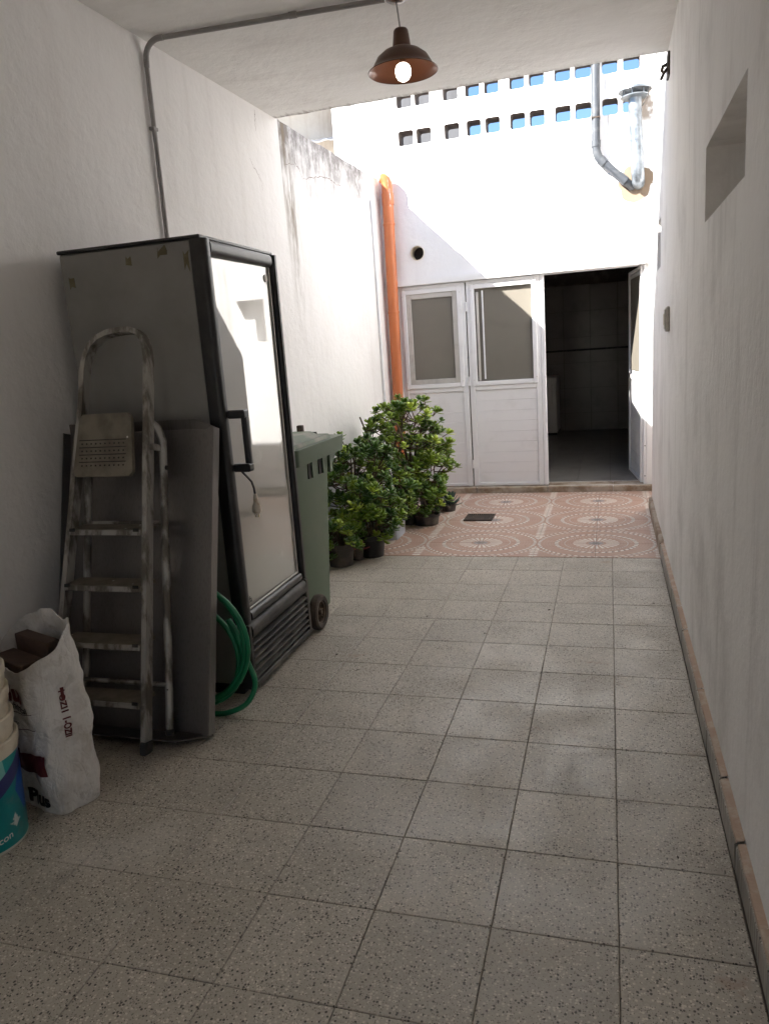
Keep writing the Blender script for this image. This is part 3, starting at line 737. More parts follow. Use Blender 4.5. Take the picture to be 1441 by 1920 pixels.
gp = thing('vent_pipe', 'grey plastic pipe dropping down the sunlit wall and bending right', 'pipe', (-.11, 2.70, 3.1))
yp = YB-.05
MB().tube([(-.110, yp, 4.7), (-.112, yp, 3.24)], .037, 20).build('pipe', M_pvc, gp, smooth=True)
MB().tube([(-.112, yp, 3.26), (-.112, yp, 3.205)], .0425, 20).build('coupling', M_pvc, gp, smooth=True)
MB().tube([(-.112, yp, 3.22), (-.108, yp, 3.165), (-.090, yp, 3.115), (-.055, yp, 3.075)], .038, 20).build('elbow', M_pvc, gp, smooth=True)
MB().tube([(-.075, yp, 3.096), (-.035, yp, 3.052)], .0425, 20).build('coupling', M_pvc, gp, smooth=True)
MB().tube([(-.055, yp, 3.075), (.14, yp, 2.885), (.165, yp+.01, 2.862)], .035, 20).build('pipe', M_pvc, gp, smooth=True)
MB().tube([(.085, yp, 2.938), (.15, yp, 2.876)], .0405, 20).build('coupling', M_pvc, gp, smooth=True)
MB().tube([(.15, yp, 2.876), (.195, yp+.03, 2.84), (.21, YB+.06, 2.83)], .036, 20).build('wall_elbow', M_pvc, gp, smooth=True)
for z in (3.45, 3.9): MB().cbox(-.152, -.072, yp-.0385, YB, z-.008, z+.008, .003).build('pipe_clip', M_iron, gp)

fl_ = thing('metal_flue', 'galvanised metal flue with a round rain cap on the sunlit wall', 'flue', (.22, 2.65, 2.85))
yf = 2.655
mb = MB(); mb.tube([(.224, yf, 3.56), (.226, yf, 3.4), (.244, yf, 3.0), (.248, yf, 2.93), (.252, yf+.02, 2.89), (.256, yf+.07, 2.862), (.258, YB+.05, 2.855)], .056, 24); mb.build('duct', M_galv, fl_, smooth=True)
for z, x in ((3.44, .226), (3.2, .235), (3.0, .244)):
    mb = MB(); mb.tube([(x, yf, z-.005), (x, yf, z+.005)], .0585, 24); mb.build('seam_ring', M_galv, fl_, smooth=True)
mb = MB(); mb.lathe([(.056, 3.545), (.12, 3.552), (.122, 3.560), (.056, 3.556)], 32, (.224, yf, 0), closed=True); mb.build('collar', M_galv, fl_, smooth=True)
mb = MB(); mb.lathe([(.0001, 3.675), (.06, 3.662), (.11, 3.638), (.142, 3.606), (.143, 3.600), (.1, 3.612), (.0001, 3.628)], 36, (.224, yf, 0)); mb.build('rain_cap', M_galv, fl_, smooth=True)
for k in range(6):
    a = R(60*k+15); x, y = .224+.10*math.cos(a), yf+.10*math.sin(a)
    MB().box(x-.005, x+.005, y-.004, y+.004, 3.553, 3.618).build('cap_strut', M_galv, fl_)
ca = MB(); ca.tube([(.338, 1.40, 4.55), (.336, 1.40, 3.75), (.333, 1.40, 3.489), (.327, 1.40, 3.379), (.304, 1.40, 3.295), (.273, 1.40, 3.216), (.236, 1.40, 3.150)], .0042, 8)
tag(ca.build('hanging_cable', M_dark, smooth=True), 'thin dark cable end hanging in front of the metal flue', 'cable')

co = thing('electrical_conduit', 'grey conduit running up the left wall and across the ceiling to the lamp', 'conduit', (-2.3, -1.1, 2))
xc = XL(-1.1)+.017; zc = H-.016
MB().tube([(xc, -1.14, .9), (xc, -1.125, 3.06)], .0125, 14).build('wall_tube', M_cond, co, smooth=True)
MB().tube([(xc, -1.125, 3.05)] + arc((xc+.085, -1.12, zc-.085), (-1, 0, 0), (0, 0, 1), .085, 0, math.pi/2, 8) + [(xc+.11, -1.118, zc)], .0145, 14).build('bend', M_cond, co, smooth=True)
MB().tube([(xc+.10, -1.118, zc), (-1.04, -1.02, zc)], .0125, 14).build('ceiling_tube', M_cond, co, smooth=True)
MB().tube([(-1.52, -1.062, zc), (-1.48, -1.058, zc)], .0155, 14).build('coupling', M_cond, co, smooth=True)
for z in (2.15, 2.75): MB().cbox(xc-.019, xc+.012, -1.15, -1.105, z-.009, z+.009, .003).build('clip', M_cond, co)

LX, LY, dz = -.972, -1.0, .012
la = thing('pendant_lamp', 'brown enamel pendant lamp with a lit bulb hanging from the ceiling', 'lamp', (LX, LY, 2.83))
mb = MB(); mb.lathe([(.0001, H-.001), (.052, H-.001), (.05, H-.018), (.03, H-.03), (.0001, H-.032)], 28, (LX-.015, LY, 0)); mb.build('ceiling_rose', M_lamp, la, smooth=True)
MB().tube([(LX-.014, LY, H-.03), (LX-.006, LY, 3.08), (LX, LY, 3.02)], .0038, 8).build('cord', M_cord, la, smooth=True)
prof = [(.0001, 3.030), (.03, 3.029), (.036, 3.02), (.045, 2.95), (.048, 2.945), (.058, 2.943), (.092, 2.928), (.125, 2.902), (.145, 2.868), (.152, 2.855), (.171, 2.842)]
mb = MB(); mb.lathe(prof, 48, (LX, LY, dz)); mb.lathe([(.171, 2.842), (.1725, 2.840), (.171, 2.838)], 48, (LX, LY, dz)); mb.build('lamp_shade', M_lamp, la, smooth=True, ang=60)
mb = MB(); mb.lathe([(max(r-.0022, .0001), z-.0022) for r, z in prof], 48, (LX, LY, dz)); mb.build('shade_lining', M_lampin, la, smooth=True, ang=60)
mb = MB(); mb.lathe([(.0001, 2.796), (.014, 2.798), (.027, 2.806), (.036, 2.822), (.0385, 2.840), (.037, 2.855), (.031, 2.868), (.020, 2.876), (.0001, 2.880)], 28, (LX, LY, dz)); mb.build('bulb', M_bulb, la, smooth=True)
MB().tube([(LX, LY, 2.878+dz), (LX, LY, 3.015)], .017, 16).build('lamp_holder', M_lamp, la, smooth=True)

sw = thing('wall_switch', 'aged beige switch box on the right wall', 'switch', (XR, .13, 1.59))
MB().cbox(XR-.022, XR, .07, .20, 1.515, 1.665, .006).build('box', M_beige, sw)
MB().cbox(XR-.029, XR-.0225, .085, .185, 1.53, 1.65, .003).build('cover_plate', M_beige, sw)
MB().cbox(XR-.034, XR-.0295, .115, .155, 1.555, 1.625, .003).build('rocker', M_cream, sw)
hk = thing('iron_bracket', 'small rusty iron bracket high on the right wall near the roof edge', 'bracket', (XR, .3, 3.05))
MB().cbox(XR-.012, XR, .24, .36, 3.0, 3.13, .003).build('plate', M_iron, hk)
MB().tube([(XR-.01, .30, 3.075), (XR-.035, .31, 3.07), (XR-.042, .32, 3.05), (XR-.03, .325, 3.035), (XR-.018, .32, 3.05)], .011, 8).build('hook', M_iron, hk, smooth=True)
MB().tube([(XR-.01, .28, 3.05), (XR-.03, .30, 3.03), (XR-.045, .33, 3.005)], .009, 8).build('wire_end', M_iron, hk, smooth=True)
gr = thing('drain_grate', 'square rusty drain grate set into the patterned patio tiles', 'grate', (-1.13, 1.57, 0))
gx0, gx1, gy0, gy1 = -1.258, -1.006, 1.452, 1.70
MB().box(gx0, gx1, gy0, gy1, .001, .003).build('pit_shade', M_dark, gr)  # flat dark sheet painted for the shade below the grate bars
for (a, b, c, d) in ((gx0, gx0+.016, gy0, gy1), (gx1-.016, gx1, gy0, gy1), (gx0+.016, gx1-.016, gy0, gy0+.016), (gx0+.016, gx1-.016, gy1-.016, gy1)):
    MB().cbox(a, b, c, d, .0032, .013, .002).build('frame_bar', M_iron, gr)
for i in range(11):
    x = gx0+.03+i*.0192
    MB().cbox(x-.0055, x+.0055, gy0+.0165, gy1-.0165, .0032, .0115, .002).build('grate_bar', M_iron, gr)
lf = bpy.data.meshes.new('dry_leaf'); lf.from_pydata([(-.012, 0, 0), (0, -.005, .003), (.013, 0, .001), (0, .006, .004)], [], [(0, 1, 3), (1, 2, 3)]); lf.materials.append(M_leafdry)
for (x, y) in ((-1.37, -1.55), (-1.20, -1.72), (-1.71, .22), (-1.68, -.05), (-.86, -2.92), (.17, -2.87), (-.35, -.78), (-.02, -.99), (.22, -.62), (-.63, .62), (-1.03, -.95), (-.66, -1.18)):
    o = bpy.data.objects.new('dry_leaf', lf); col.objects.link(o); o.location = (x, y, .0012); o.rotation_euler = (0, 0, random.uniform(0, 6)); s = random.uniform(.6, 1.2); o.scale = (s, s, s)
    tag(o, 'tiny dark dry leaf lying on the floor tiles', 'leaf', 'dry leaves scattered on the floor')

# ------------------------------------------------------------------ display fridge
FR = thing('display_fridge', 'tall display fridge with grey sides, black frame and mirror-like glass door', 'fridge', (-1.597, -2.058, 0), R(.5))
def fb(nm, a, b, c, d, e, f, m, ch=.004): return MB().cbox(a, b, c, d, e, f, ch).build(nm, m, FR, world=False)
fb('cabinet', -.70, -.062, .008, .722, .05, 2.02, M_grey, .006)
fb('top_cap', -.705, -.012, 0, .73, 2.0205, 2.036, M_black)
fb('base', -.69, -.05, .012, .718, 0.0, .0495, M_black)
def post(nm, pts, a, b): return MB().prism(pts, 2, a, b).build(nm, M_black, FR, world=False, smooth=True)
def rr(x0, x1, y0, y1, r, n=4):
    out = []
    for cx_, cy_, a0 in ((x1-r, y1-r, 0), (x0+.003, y1-.003, 90), (x0+.003, y0+.003, 180), (x1-r, y0+r, 270)):
        q = r if cx_ == x1-r else .003
        out += [(cx_+q*math.cos(R(a0+90*i/n)), cy_+q*math.sin(R(a0+90*i/n))) for i in range(n+1)]
    return out
dr = post('door_post', rr(-.061, .008, 0, .062, .022), .345, 2.020)
post('door_post', rr(-.061, .008, .705, .73, .022), .345, 2.020)
mb = MB(); mb.prism([(x, z+1.96) for x, z in rr(-.061, .006, 0, .06, .022)], 1, .0622, .6748); mb.build('door_rail', M_black, FR, world=False, smooth=True)
mb = MB(); mb.prism([(x, z+.345) for x, z in rr(-.061, .006, 0, .045, .016)], 1, .0622, .6748); mb.build('door_rail', M_black, FR, world=False, smooth=True)
gm = MB(); gm.prism([(-.040, .0625), (-.0338, .0625), (-.0205, .6745), (-.027, .6745)], 2, .3905, 1.9595); gl = gm.build('glass_pane', M_fglass, FR, world=False)
for (a, b, c, d) in ((.0625, .072, .3905, 1.9595), (.665, .6745, .3905, 1.9595)):
    fb('glass_gasket', -.0198, -.012, a, b, c, d, M_alum, .002)
fb('glass_gasket', -.0198, -.012, .0725, .6645, .3905, .400, M_alum, .002)
mb = MB(); mb.lathe([(.0001, -.0165), (.017, -.0165), (.019, -.0175), (.019, -.0198)], 24, (0, .637, 1.905), 'X'); mb.build('round_badge', M_alum, FR, world=False, smooth=True)
mb = MB(); mb.lathe([(.0001, -.0160), (.013, -.0160), (.013, -.0164)], 24, (0, .637, 1.905), 'X'); mb.build('badge_face', M_cream, FR, world=False, smooth=True)
vs, fs = text_mesh('Gafa', .042, .0008)
mb = MB(); mb.add([(-.0326+.0217*(.016+v.x*.9), .078+v.x*.9, .412+v.y) for v in vs], fs); mb.build('lettering', M_inkb, FR, world=False)
# louvred kick panel
fb('kick_frame', -.048, .014, .0, .03, .03, .343, M_grille); fb('kick_frame', -.048, .014, .70, .73, .03, .343, M_grille)
mb = MB(); mb.prism([(x+.006, z+.262) for x, z in rr(-.055, .012, 0, .08, .03)], 1, .0302, .6998); mb.build('kick_top', M_grille, FR, world=False, smooth=True)
fb('kick_back', -.0495, -.046, .0302, .6998, .03, .2615, M_black, .001)
fb('kick_frame', -.045, .014, .0302, .6998, .03, .06, M_grille)
for i in range(6):
    z = .078+i*.032
    mb = MB(); mb.prism([(-.040, z+.016), (.010, z-.004), (.014, z), (.012, z+.006), (-.036, z+.021)], 1, .0304, .6996); mb.build('louvre', M_grille, FR, world=False)
# handle
hb = MB(); hb.prism(rr(.062, .088, .048, .074, .006), 2, 1.055, 1.305); h = hb.build('handle', M_black, FR, world=False, smooth=True)
for z in (1.045, 1.278):
    MB().cbox(.0082, .090, .028, .076, z, z+.036, .006).build('handle_bracket', M_black, FR, world=False)
cd = MB(); cd.tube([(.04, .05, 1.044), (.055, .062, 1.02), (.07, .072, .995), (.076, .076, .965), (.078, .078, .935)], .005, 8); cdo = cd.build('power_cord', M_black, FR, world=False, smooth=True)
mb = MB(); mb.lathe([(.006, .94), (.010, .925), (.011, .90), (.019, .885), (.021, .862), (.016, .852), (.0001, .852)], 14, (.078, .078, 0)); mb.build('plug', M_plug, FR, world=False, smooth=True)
for (a, b) in ((-.008, 0), (.008, 0), (0, .008)):
    MB().box(.078+a-.0015, .078+a+.0015, .078+b-.003, .078+b+.003, .832, .852).build('plug_pin', M_brass, FR, world=False)
for (x, z, w, hh) in ((-.665, 1.905, .032, .05), (-.37, 1.965, .03, .045), (-.225, 1.985, .055, .045), (-.10, 1.95, .03, .09)):
    pts = [(x+w*(random.uniform(-.15, .15)+a), z+hh*(random.uniform(-.2, .2)+b)) for a, b in ((0, -.5), (.35, -.25), (1, -.45), (.85, .1), (.95, .5), (.3, .2), (.1, .45))]
    MB().prism(pts, 1, .0066, .0078).build('tape_scrap', M_tape, FR, world=False)

# ------------------------------------------------------------------ stainless tray leaning on the fridge side
TA = math.atan(.27)
tr = thing('steel_tray', 'large shallow stainless steel tray standing on edge against the fridge side', 'tray', (-1.97, -2.44, .006))
tr.rotation_euler = (-TA, 0, 0); PM[tr.name] = Matrix.Translation((-1.97, -2.44, .006)) @ Matrix.Rotation(-TA, 4, 'X')
Ht = 1.285/math.cos(TA)
MB().cbox(-.368, .374, 0, .004, 0, Ht-.045, .001).build('panel', M_steel, tr, world=False)
mb = MB(); mb.add([(-.368, 0, .0), (.374, 0, 0), (.275, -.135, -.036+.036), (-.368, -.135, 0), (-.368, 0, .004), (.374, 0, .004), (.275, -.135, .004), (-.368, -.135, .004)],
                  [(0, 1, 2, 3), (7, 6, 5, 4), (0, 4, 5, 1), (1, 5, 6, 2), (2, 6, 7, 3), (3, 7, 4, 0)])
mb.build('bottom_lip', M_steel, tr, world=False)
mb = MB(); zt = Ht-.045
mb.add([(-.368, 0, zt), (.374, 0, zt), (.275, -.012, zt+.042), (-.368, -.012, zt+.042), (-.368, .004, zt), (.374, .004, zt), (.275, -.008, zt+.044), (-.368, -.008, zt+.044)],
       [(0, 1, 2, 3), (7, 6, 5, 4), (0, 4, 5, 1), (1, 5, 6, 2), (2, 6, 7, 3), (3, 7, 4, 0)])
mb.build('top_lip', M_steel, tr, world=False)
MB().box(.3742, .378, -.045, .004, .012, zt).build('side_lip', M_steel, tr, world=False)
MB().box(.350, .3740, -.047, -.0452, .012, zt).build('side_return', M_steel, tr, world=False)
MB().box(-.372, -.3682, -.045, .004, .012, zt).build('side_lip', M_steel, tr, world=False)

# ------------------------------------------------------------------ step ladder
LT = math.atan(.255)
ld = thing('step_ladder', 'paint-spattered aluminium step ladder leaning folded in front of the steel tray', 'ladder', (-2.0, -2.602, 0))
ld.rotation_euler = (-LT, 0, 0)
PM[ld.name] = Matrix.Translation((-2.0, -2.602, 0)) @ Matrix.Rotation(-LT, 4, 'X')
cs = 1/math.cos(LT)
def LB(mb, nm, m, smooth=False): return mb.build(nm, m, ld, world=False, smooth=smooth)
# front loop: right rail almost upright, left rail splayed
def railx_r(z): return .190-.006*z
def railx_l(z): return -.262+.09*z
zt_ = 1.675*cs
pl_ = [(railx_l(z), 0, z) for z in (.0, .5, 1.0, 1.40*cs)] 
pr_ = [(railx_r(z), 0, z) for z in (1.45*cs, 1.0, .5, 0.0)]
xl, xr = railx_l(1.52*cs), railx_r(1.52*cs)
loop = [(-.127, 0, 1.52*cs), (-.118, 0, 1.575*cs), (-.095, 0, 1.62*cs), (-.06, 0, 1.65*cs), (-.01, 0, 1.668*cs), (.05, 0, 1.674*cs), (.10, 0, 1.672*cs), (.135, 0, 1.660*cs), (.160, 0, 1.632*cs), (.174, 0, 1.59*cs), (.180, 0, 1.53*cs)]
sect = [(-.011, -.024), (.011, -.024), (.011, .024), (-.011, .024)]
mb = MB(); mb.tube(pl_ + loop + pr_, 1.0, sect=sect, up=(1, 0, 0)); LB(mb, 'front_frame', M_lad)
for x in (railx_l(0), railx_r(0)):
    LB(MB().cbox(x-.014, x+.014, -.028, .028, -.004, .05, .004), 'rubber_foot', M_dark)
for zz in (.20, .425, .652, .875):
    z = zz*cs; a, b = railx_l(z)+.0115, railx_r(z)-.0115
    mb = MB()
    # tread is level when the ladder leans: tilt it back by the lean angle
    ct, st_ = math.cos(LT), math.sin(LT)
    def q(x, d, h): return (x, -.028 + d*ct - h*st_, z + d*st_ + h*ct)
    mb.add([q(a, 0, -.022), q(b, 0, -.022), q(b, 0, 0), q(a, 0, 0), q(a, .105, 0), q(b, .105, 0), q(b, .105, -.018), q(a, .105, -.018), q(a, .004, -.022), q(b, .004, -.022), q(b, .004, -.004), q(a, .004, -.004)],
           [(0, 1, 2, 3), (3, 2, 5, 4), (4, 5, 6, 7), (0, 3, 11, 8), (1, 9, 10, 2), (11, 10, 9, 8), (7, 6, 10, 11)])
    LB(mb, 'tread', M_plat)
    LB(MB().cbox(a+.0005, b-.0005, -.036, -.0285, z-.024, z-.002, .002), 'tread_edge', M_lad)
    for xx in (a+.018, b-.018): LB(MB().cbox(xx-.014, xx+.014, -.040, -.0363, z-.010, z+.004, .002), 'end_cap', M_dark)
z0, z1 = 1.085*cs, 1.335*cs
mb = MB(); mb.prism([(x, z) for x, z in [(-.142, z0+.02), (-.128, z0), (.128, z0), (.142, z0+.02), (.130, z1-.02), (.115, z1), (-.10, z1), (-.116, z1-.02)]], 1, -.046, -.026); LB(mb, 'folded_platform', M_plat)
for i in range(4):
    for k in range(10): LB(MB().lathe([(.0001, -.0475), (.0035, -.0475), (.004, -.0455)], 6, (-.10+k*.022, 0, z0+.045+i*.03), 'Y'), 'anti_slip_stud', M_dark)
for i in range(4): LB(MB().cbox(-.115, .11, -.0468, -.0461, z0+.058+i*.03, z0+.062+i*.03, .0003), 'anti_slip_groove', M_dark)
# rear frame: round tubes
def rear(x0, y0, z0_, x1, y1, z1_, nm): 
    mb = MB(); mb.tube([(x0, y0, z0_), ((x0*3+x1)/4, (y0*3+y1)/4, (z0_*3+z1_)/4), (x1, y1, z1_-.07), (x1-.012, y1-.02, z1_-.02), (x1-.03, y1-.035, z1_)], .0165, 12); return LB(mb, nm, M_lad, True)
rear(.228, .112, .030, .208, .065, 1.30*cs, 'rear_leg'); rear(-.19, .112, .030, -.155, .065, 1.30*cs, 'rear_leg')
for x, sgn in ((.228, 1), (-.19, -1)): LB(MB().tube([(x, .112, .024), (x, .1115, .075)], .0195, 12), 'rubber_foot', M_dark, True)
for z in (.26, .93): LB(MB().tube([(-.185, .100-.03*z, z), (.220, .100-.03*z, z)], .010, 10), 'rear_bar', M_lad, True)
for z in (.24, 1.16): LB(MB().lathe([(.0001, .243), (.009, .243), (.010, .236)], 10, (-.012, .105-.033*z, z), 'X'), 'rivet', M_dark, True)
LB(MB().cbox(.1905, .2105, -.006, .060, 1.19*cs, 1.215*cs, .003), 'hinge_arm', M_lad)

# ------------------------------------------------------------------ green hose coil
pts = []
cxh, cyh, czh = -1.80, -2.21, .305
N = 150
for i in range(N):
    t = i/N*2*math.pi*4.0
    lap = i/N*4
    r = .275 + .028*math.sin(lap*2.1+.6) - .008*lap
    x = cxh + r*math.cos(t+.8)*1.0 + .012*math.sin(lap*3); z = .0125 + r + .04*math.sin(lap*1.7)**2 + r*math.sin(t+.8)
    z = max(z, .0105+.004*((i//12) % 2))
    y = cyh + (z-.3)*.05 + .018*math.sin(t*.5+lap) + .008*(lap-2)
    pts.append((x, y, z))
tail = [Vector(p) for p in (pts[-2], pts[-1], (-1.545, -2.17, .22), (-1.512, -2.19, .13), (-1.545, -2.22, .05), (-1.63, -2.25, .0125), (-1.72, -2.27, .0125), (-1.80, -2.28, .0125))]
for i in range(1, len(tail)-2):
    a, b, c, d = tail[i-1:i+3]
    for k in range(8):
        t = k/8
        pts.append(tuple(.5*((2*b)+(c-a)*t+(2*a-5*b+4*c-d)*t*t+(3*b-a-3*c+d)*t**3)))
tag(MB().tube(pts, .0118, 10).build('garden_hose', M_hose, smooth=True), 'coiled green garden hose between the steel tray and the fridge', 'hose')

# ------------------------------------------------------------------ wheelie bin
bn = thing('wheelie_bin', 'green two-wheeled rubbish bin with faded lid beside the fridge', 'bin', (-1.92, -1.02, 0))
def frus(x0, x1, y0, y1, z0, X0, X1, Y0, Y1, Z1, r, mb, cap=True):
    def ring(a, b, c, d, z, r):
        o = []
        for cx_, cy_, a0 in ((b-r, d-r, 0), (a+r, d-r, 90), (a+r, c+r, 180), (b-r, c+r, 270)):
            o += [(cx_+r*math.cos(R(a0+22.5*i)), cy_+r*math.sin(R(a0+22.5*i)), z) for i in range(5)]
        return o
    A = ring(x0, x1, y0, y1, z0, r); B = ring(X0, X1, Y0, Y1, Z1, r); n_ = len(A)
    f_ = [(i, (i+1) % n_, n_+(i+1) % n_, n_+i) for i in range(n_)]
    if cap: f_ += [tuple(range(n_))[::-1], tuple(range(n_, 2*n_))]
    return mb.add(A+B, f_)
mb = MB(); frus(-2.13, -1.665, -1.20, -.815, .03, -2.18, -1.632, -1.29, -.735, .965, .035, mb); mb.build('body', M_bin, bn, smooth=True)
mb = MB(); frus(-2.20, -1.592, -1.31, -.575, .945, -2.205, -1.588, -1.315, -.555, 1.035, .03, mb); mb.build('rim', M_bin, bn, smooth=True)
mb = MB(); frus(-2.19, -1.622, -1.30, -.665, 1.036, -2.185, -1.630, -1.295, -.675, 1.055, .05, mb); frus(-2.17, -1.650, -1.27, -.76, 1.0555, -2.14, -1.69, -1.24, -.80, 1.085, .05, mb)
mb.build('lid', M_lid, bn, smooth=True)
mb = MB(); frus(-2.13, -1.80, -1.28, -1.06, 1.086, -2.10, -1.83, -1.26, -1.09, 1.104, .04, mb); mb.build('lid_hump', M_lid, bn, smooth=True)
MB().cbox(-1.80, -1.765, -.80, -.765, 1.06, 1.12, .004).build('hinge_pin', M_iron, bn)
MB().tube([(-2.05, -.74, 1.06), (-1.70, -.74, 1.06)], .014, 10).build('hinge_bar', M_dark, bn, smooth=True)
for yy in (-1.06, -.895):
    MB().prism([(yy-.022, .845), (yy+.022, .845), (yy+.022, .944), (yy-.022, .944)], 0, -1.640, -1.630).build('rib_slot_shade', M_dark, bn)  # dark strip paints the shade of a recessed slot
    MB().prism([(yy+.0225, .845), (yy+.07, .87), (yy+.075, .90), (yy+.03, .944), (yy+.0225, .944)], 0, -1.645, -1.622).build('rib', M_bin, bn)
for xx in (-1.64, -1.90, -2.15):
    MB().prism([(-.734, .954), (-.60, .954), (-.70, .87), (-.70, .83), (-.744, .83)], 0, xx-.012, xx+.012).build('handle_bracket', M_bin, bn)
def wheel(x):
    w = mb = MB(); mb.lathe([(.066, -.022), (.088, -.026), (.099, -.018), (.103, 0), (.099, .018), (.088, .026), (.066, .022)], 36, (x, -1.205, .103), 'X', closed=True)
    tyre = mb.build('wheel', M_tyre, bn, smooth=True)
    mb = MB(); mb.lathe([(.0001, .020), (.014, .020), (.018, .012), (.018, -.012), (.014, -.020), (.0001, -.020)], 20, (x, -1.205, .103), 'X')
    for k in range(8):
        a = R(45*k); ca_, sa = math.cos(a), math.sin(a)
        mb.tube([(x, -1.205+.015*ca_, .103+.015*sa), (x, -1.205+.067*ca_, .103+.067*sa)], .0055, 6)
    o = mb.build('hub', M_hub, None, smooth=True); o.parent = tyre; o.location = Vector(o.location) - PM[tyre.name].translation
    mb = MB(); mb.lathe([(.068, -.016), (.068, .016), (.056, .012), (.056, -.012)], 30, (x, -1.205, .103), 'X', closed=True)
    o = mb.build('rim_ring', M_hub, None, smooth=True); o.parent = tyre; o.location = Vector(o.location) - PM[tyre.name].translation
wheel(-1.594); wheel(-2.205)
MB().tube([(-2.18, -1.205, .103), (-1.617, -1.205, .103)], .011, 10).build('axle', M_iron, bn, smooth=True)

# ------------------------------------------------------------------ sack of boards
BA = math.atan2(-.351, .936)
bg = thing('white_sack', 'crumpled white printed plastic sack standing open beside the ladder', 'sack', (-1.985, -2.91, 0), BA)
ha, hb_ = .182, .098
def top_of(p, q_): return .610 + .015*(p/ha) + .070*(q_/hb_) + .018*noise.noise((p*14, q_*14, 2)) - .02*math.exp(-((p-.06)/.05)**2)
def sack(th, s, off=0.):
    """s from 0 (floor) to 1 (rim)"""
    n_ = 3.2 + .8*(1-s)
    c_, s_ = math.cos(th), math.sin(th)
    p = ha*math.copysign(abs(c_)**(2/n_), c_); q_ = hb_*math.copysign(abs(s_)**(2/n_), s_)
    zt = top_of(p, q_); z = s*zt
    k = 1 + .05*math.sin(s*math.pi) - .03*s - .05*max(0, .08-s)/.08
    w = .014*noise.noise((p*9+q_*5, q_*9, z*7)) + .010*noise.noise((p*21, q_*21, z*13+4)) + .006*abs(noise.noise((p*35, q_*35, z*22)))
    cr = .010*math.exp(-((s-.82)/.06)**2)*noise.noise((p*12, q_*12, 9))
    d = Vector((p/ha**2, q_/hb_**2, 0)).normalized()
    P = Vector((p*k, q_*k, z)) + d*(w+cr+off); P.z += .006*noise.noise((p*16, q_*16, z*9))*min(1, s*5); P.z = max(P.z, .001)
    return P
nt, ns = 170, 90
_d = [sack(2*math.pi*i/3000, .5) for i in range(3001)]
_c = [0.]
for i in range(3000): _c.append(_c[-1] + (_d[i+1]-_d[i]).length)
TH = []; j = 0
for i in range(nt):
    while _c[j+1] < _c[-1]*i/nt: j += 1
    TH.append(2*math.pi*j/3000)
mb = MB()
vs = [sack(TH[i], j/ns) for j in range(ns+1) for i in range(nt)]
vi = [sack(TH[i], j/ns, -.004) for j in range(ns, int(ns*.5), -1) for i in range(nt)]
fs = [(j*nt+i, j*nt+(i+1) % nt, (j+1)*nt+(i+1) % nt, (j+1)*nt+i) for j in range(ns) for i in range(nt)]
b0 = len(vs)-nt
rows = (len(vi)//nt)
allv = vs + vi; k0 = len(vs)
fs += [(b0+i, b0+(i+1) % nt, k0+(i+1) % nt, k0+i) for i in range(nt)]
fs += [(k0+j*nt+i, k0+j*nt+(i+1) % nt, k0+(j+1)*nt+(i+1) % nt, k0+(j+1)*nt+i) for j in range(rows-1) for i in range(nt)]
mb.add(allv, fs); mb.build('sack_cloth', M_bag, bg, world=False, smooth=True, ang=75)
def sack_front(p, z, off):      # point on the front (-q) face at height z
    lo_, hi_ = math.pi, 2*math.pi
    # angle whose p matches
    t_ = max(-.985, min(.985, p/ha)); n_ = 3.6
    th = -math.acos(math.copysign(abs(t_)**(n_/2), t_))
    P = sack(th, .3, off)
    s = z/.58
    for _ in range(3):
        P = sack(th, max(0, min(1, s)), off); s += (z-P.z)/.58
    return P
def sack_side(q_, z, off):
    t_ = max(-.97, min(.97, q_/hb_)); n_ = 3.6
    th = math.asin(math.copysign(abs(t_)**(n_/2), t_))
    s = z/.6
    for _ in range(3):
        P = sack(th, max(0, min(1, s)), off); s += (z-P.z)/.6
    return P
def subdiv(vs, fs, L):
    # split long glyph edges so that the print follows the folds
    import bmesh
    bm = bmesh.new(); bv = [bm.verts.new(v) for v in vs]
    for f in fs:
        try: bm.faces.new([bv[i] for i in f])
        except ValueError: pass
    bmesh.ops.triangulate(bm, faces=bm.faces)
    for _ in range(3):
        ed = [e for e in bm.edges if e.calc_length() > L]
        if not ed: break
        bmesh.ops.subdivide_edges(bm, edges=ed, cuts=1, use_grid_fill=False)
        bmesh.ops.triangulate(bm, faces=bm.faces)
    bm.verts.index_update()
    r_ = [v.co.copy() for v in bm.verts], [tuple(v.index for v in f.verts) for f in bm.faces]
    bm.free(); return r_
def print_on(txt, size, x, z, m, face=sack_front, bold=0., right=False, vertical=False, nm='lettering', flat=None):
    vs, fs = text_mesh(txt, size, bold) if txt else flat
    vs = [Vector(v) for v in vs]; w = max(v.x for v in vs)
    vs, fs = subdiv(vs, fs, .012)
    o = []
    for v in vs:
        a, b = (v.x-w if right else v.x), v.y
        if vertical: a, b = b, -a
        o.append(face(x+a, z+b, .0050))
    MB().add(o, fs).build(nm, m, bg, world=False)
def fl_rect(w, h, sk=0.):
    n1, n2 = 12, 6
    return [(w*i/n1, h*j/n2+sk*i/n1, 0) for j in range(n2+1) for i in range(n1+1)], [(j*(n1+1)+i, j*(n1+1)+i+1, (j+1)*(n1+1)+i+1, (j+1)*(n1+1)+i) for j in range(n2) for i in range(n1)]
print_on('Plus', .085, .075, .415, M_ink, bold=.0035, right=True)
print_on('chemical', .032, .100, .388, M_inkb, bold=.0008, right=True)
print_on('ethylene', .026, .045, .335, M_inkb, right=True)
for zz in (.372, .312): print_on(None, 0, -.06, zz, M_inkb, nm='printed_line', flat=fl_rect(.175, .0025, .012))
print_on(None, 0, -.10, .150, M_ink, nm='printed_block', flat=fl_rect(.24, .075, .01))
print_on('Plus', .07, .115, .030, M_inkb, bold=.0035, right=True)
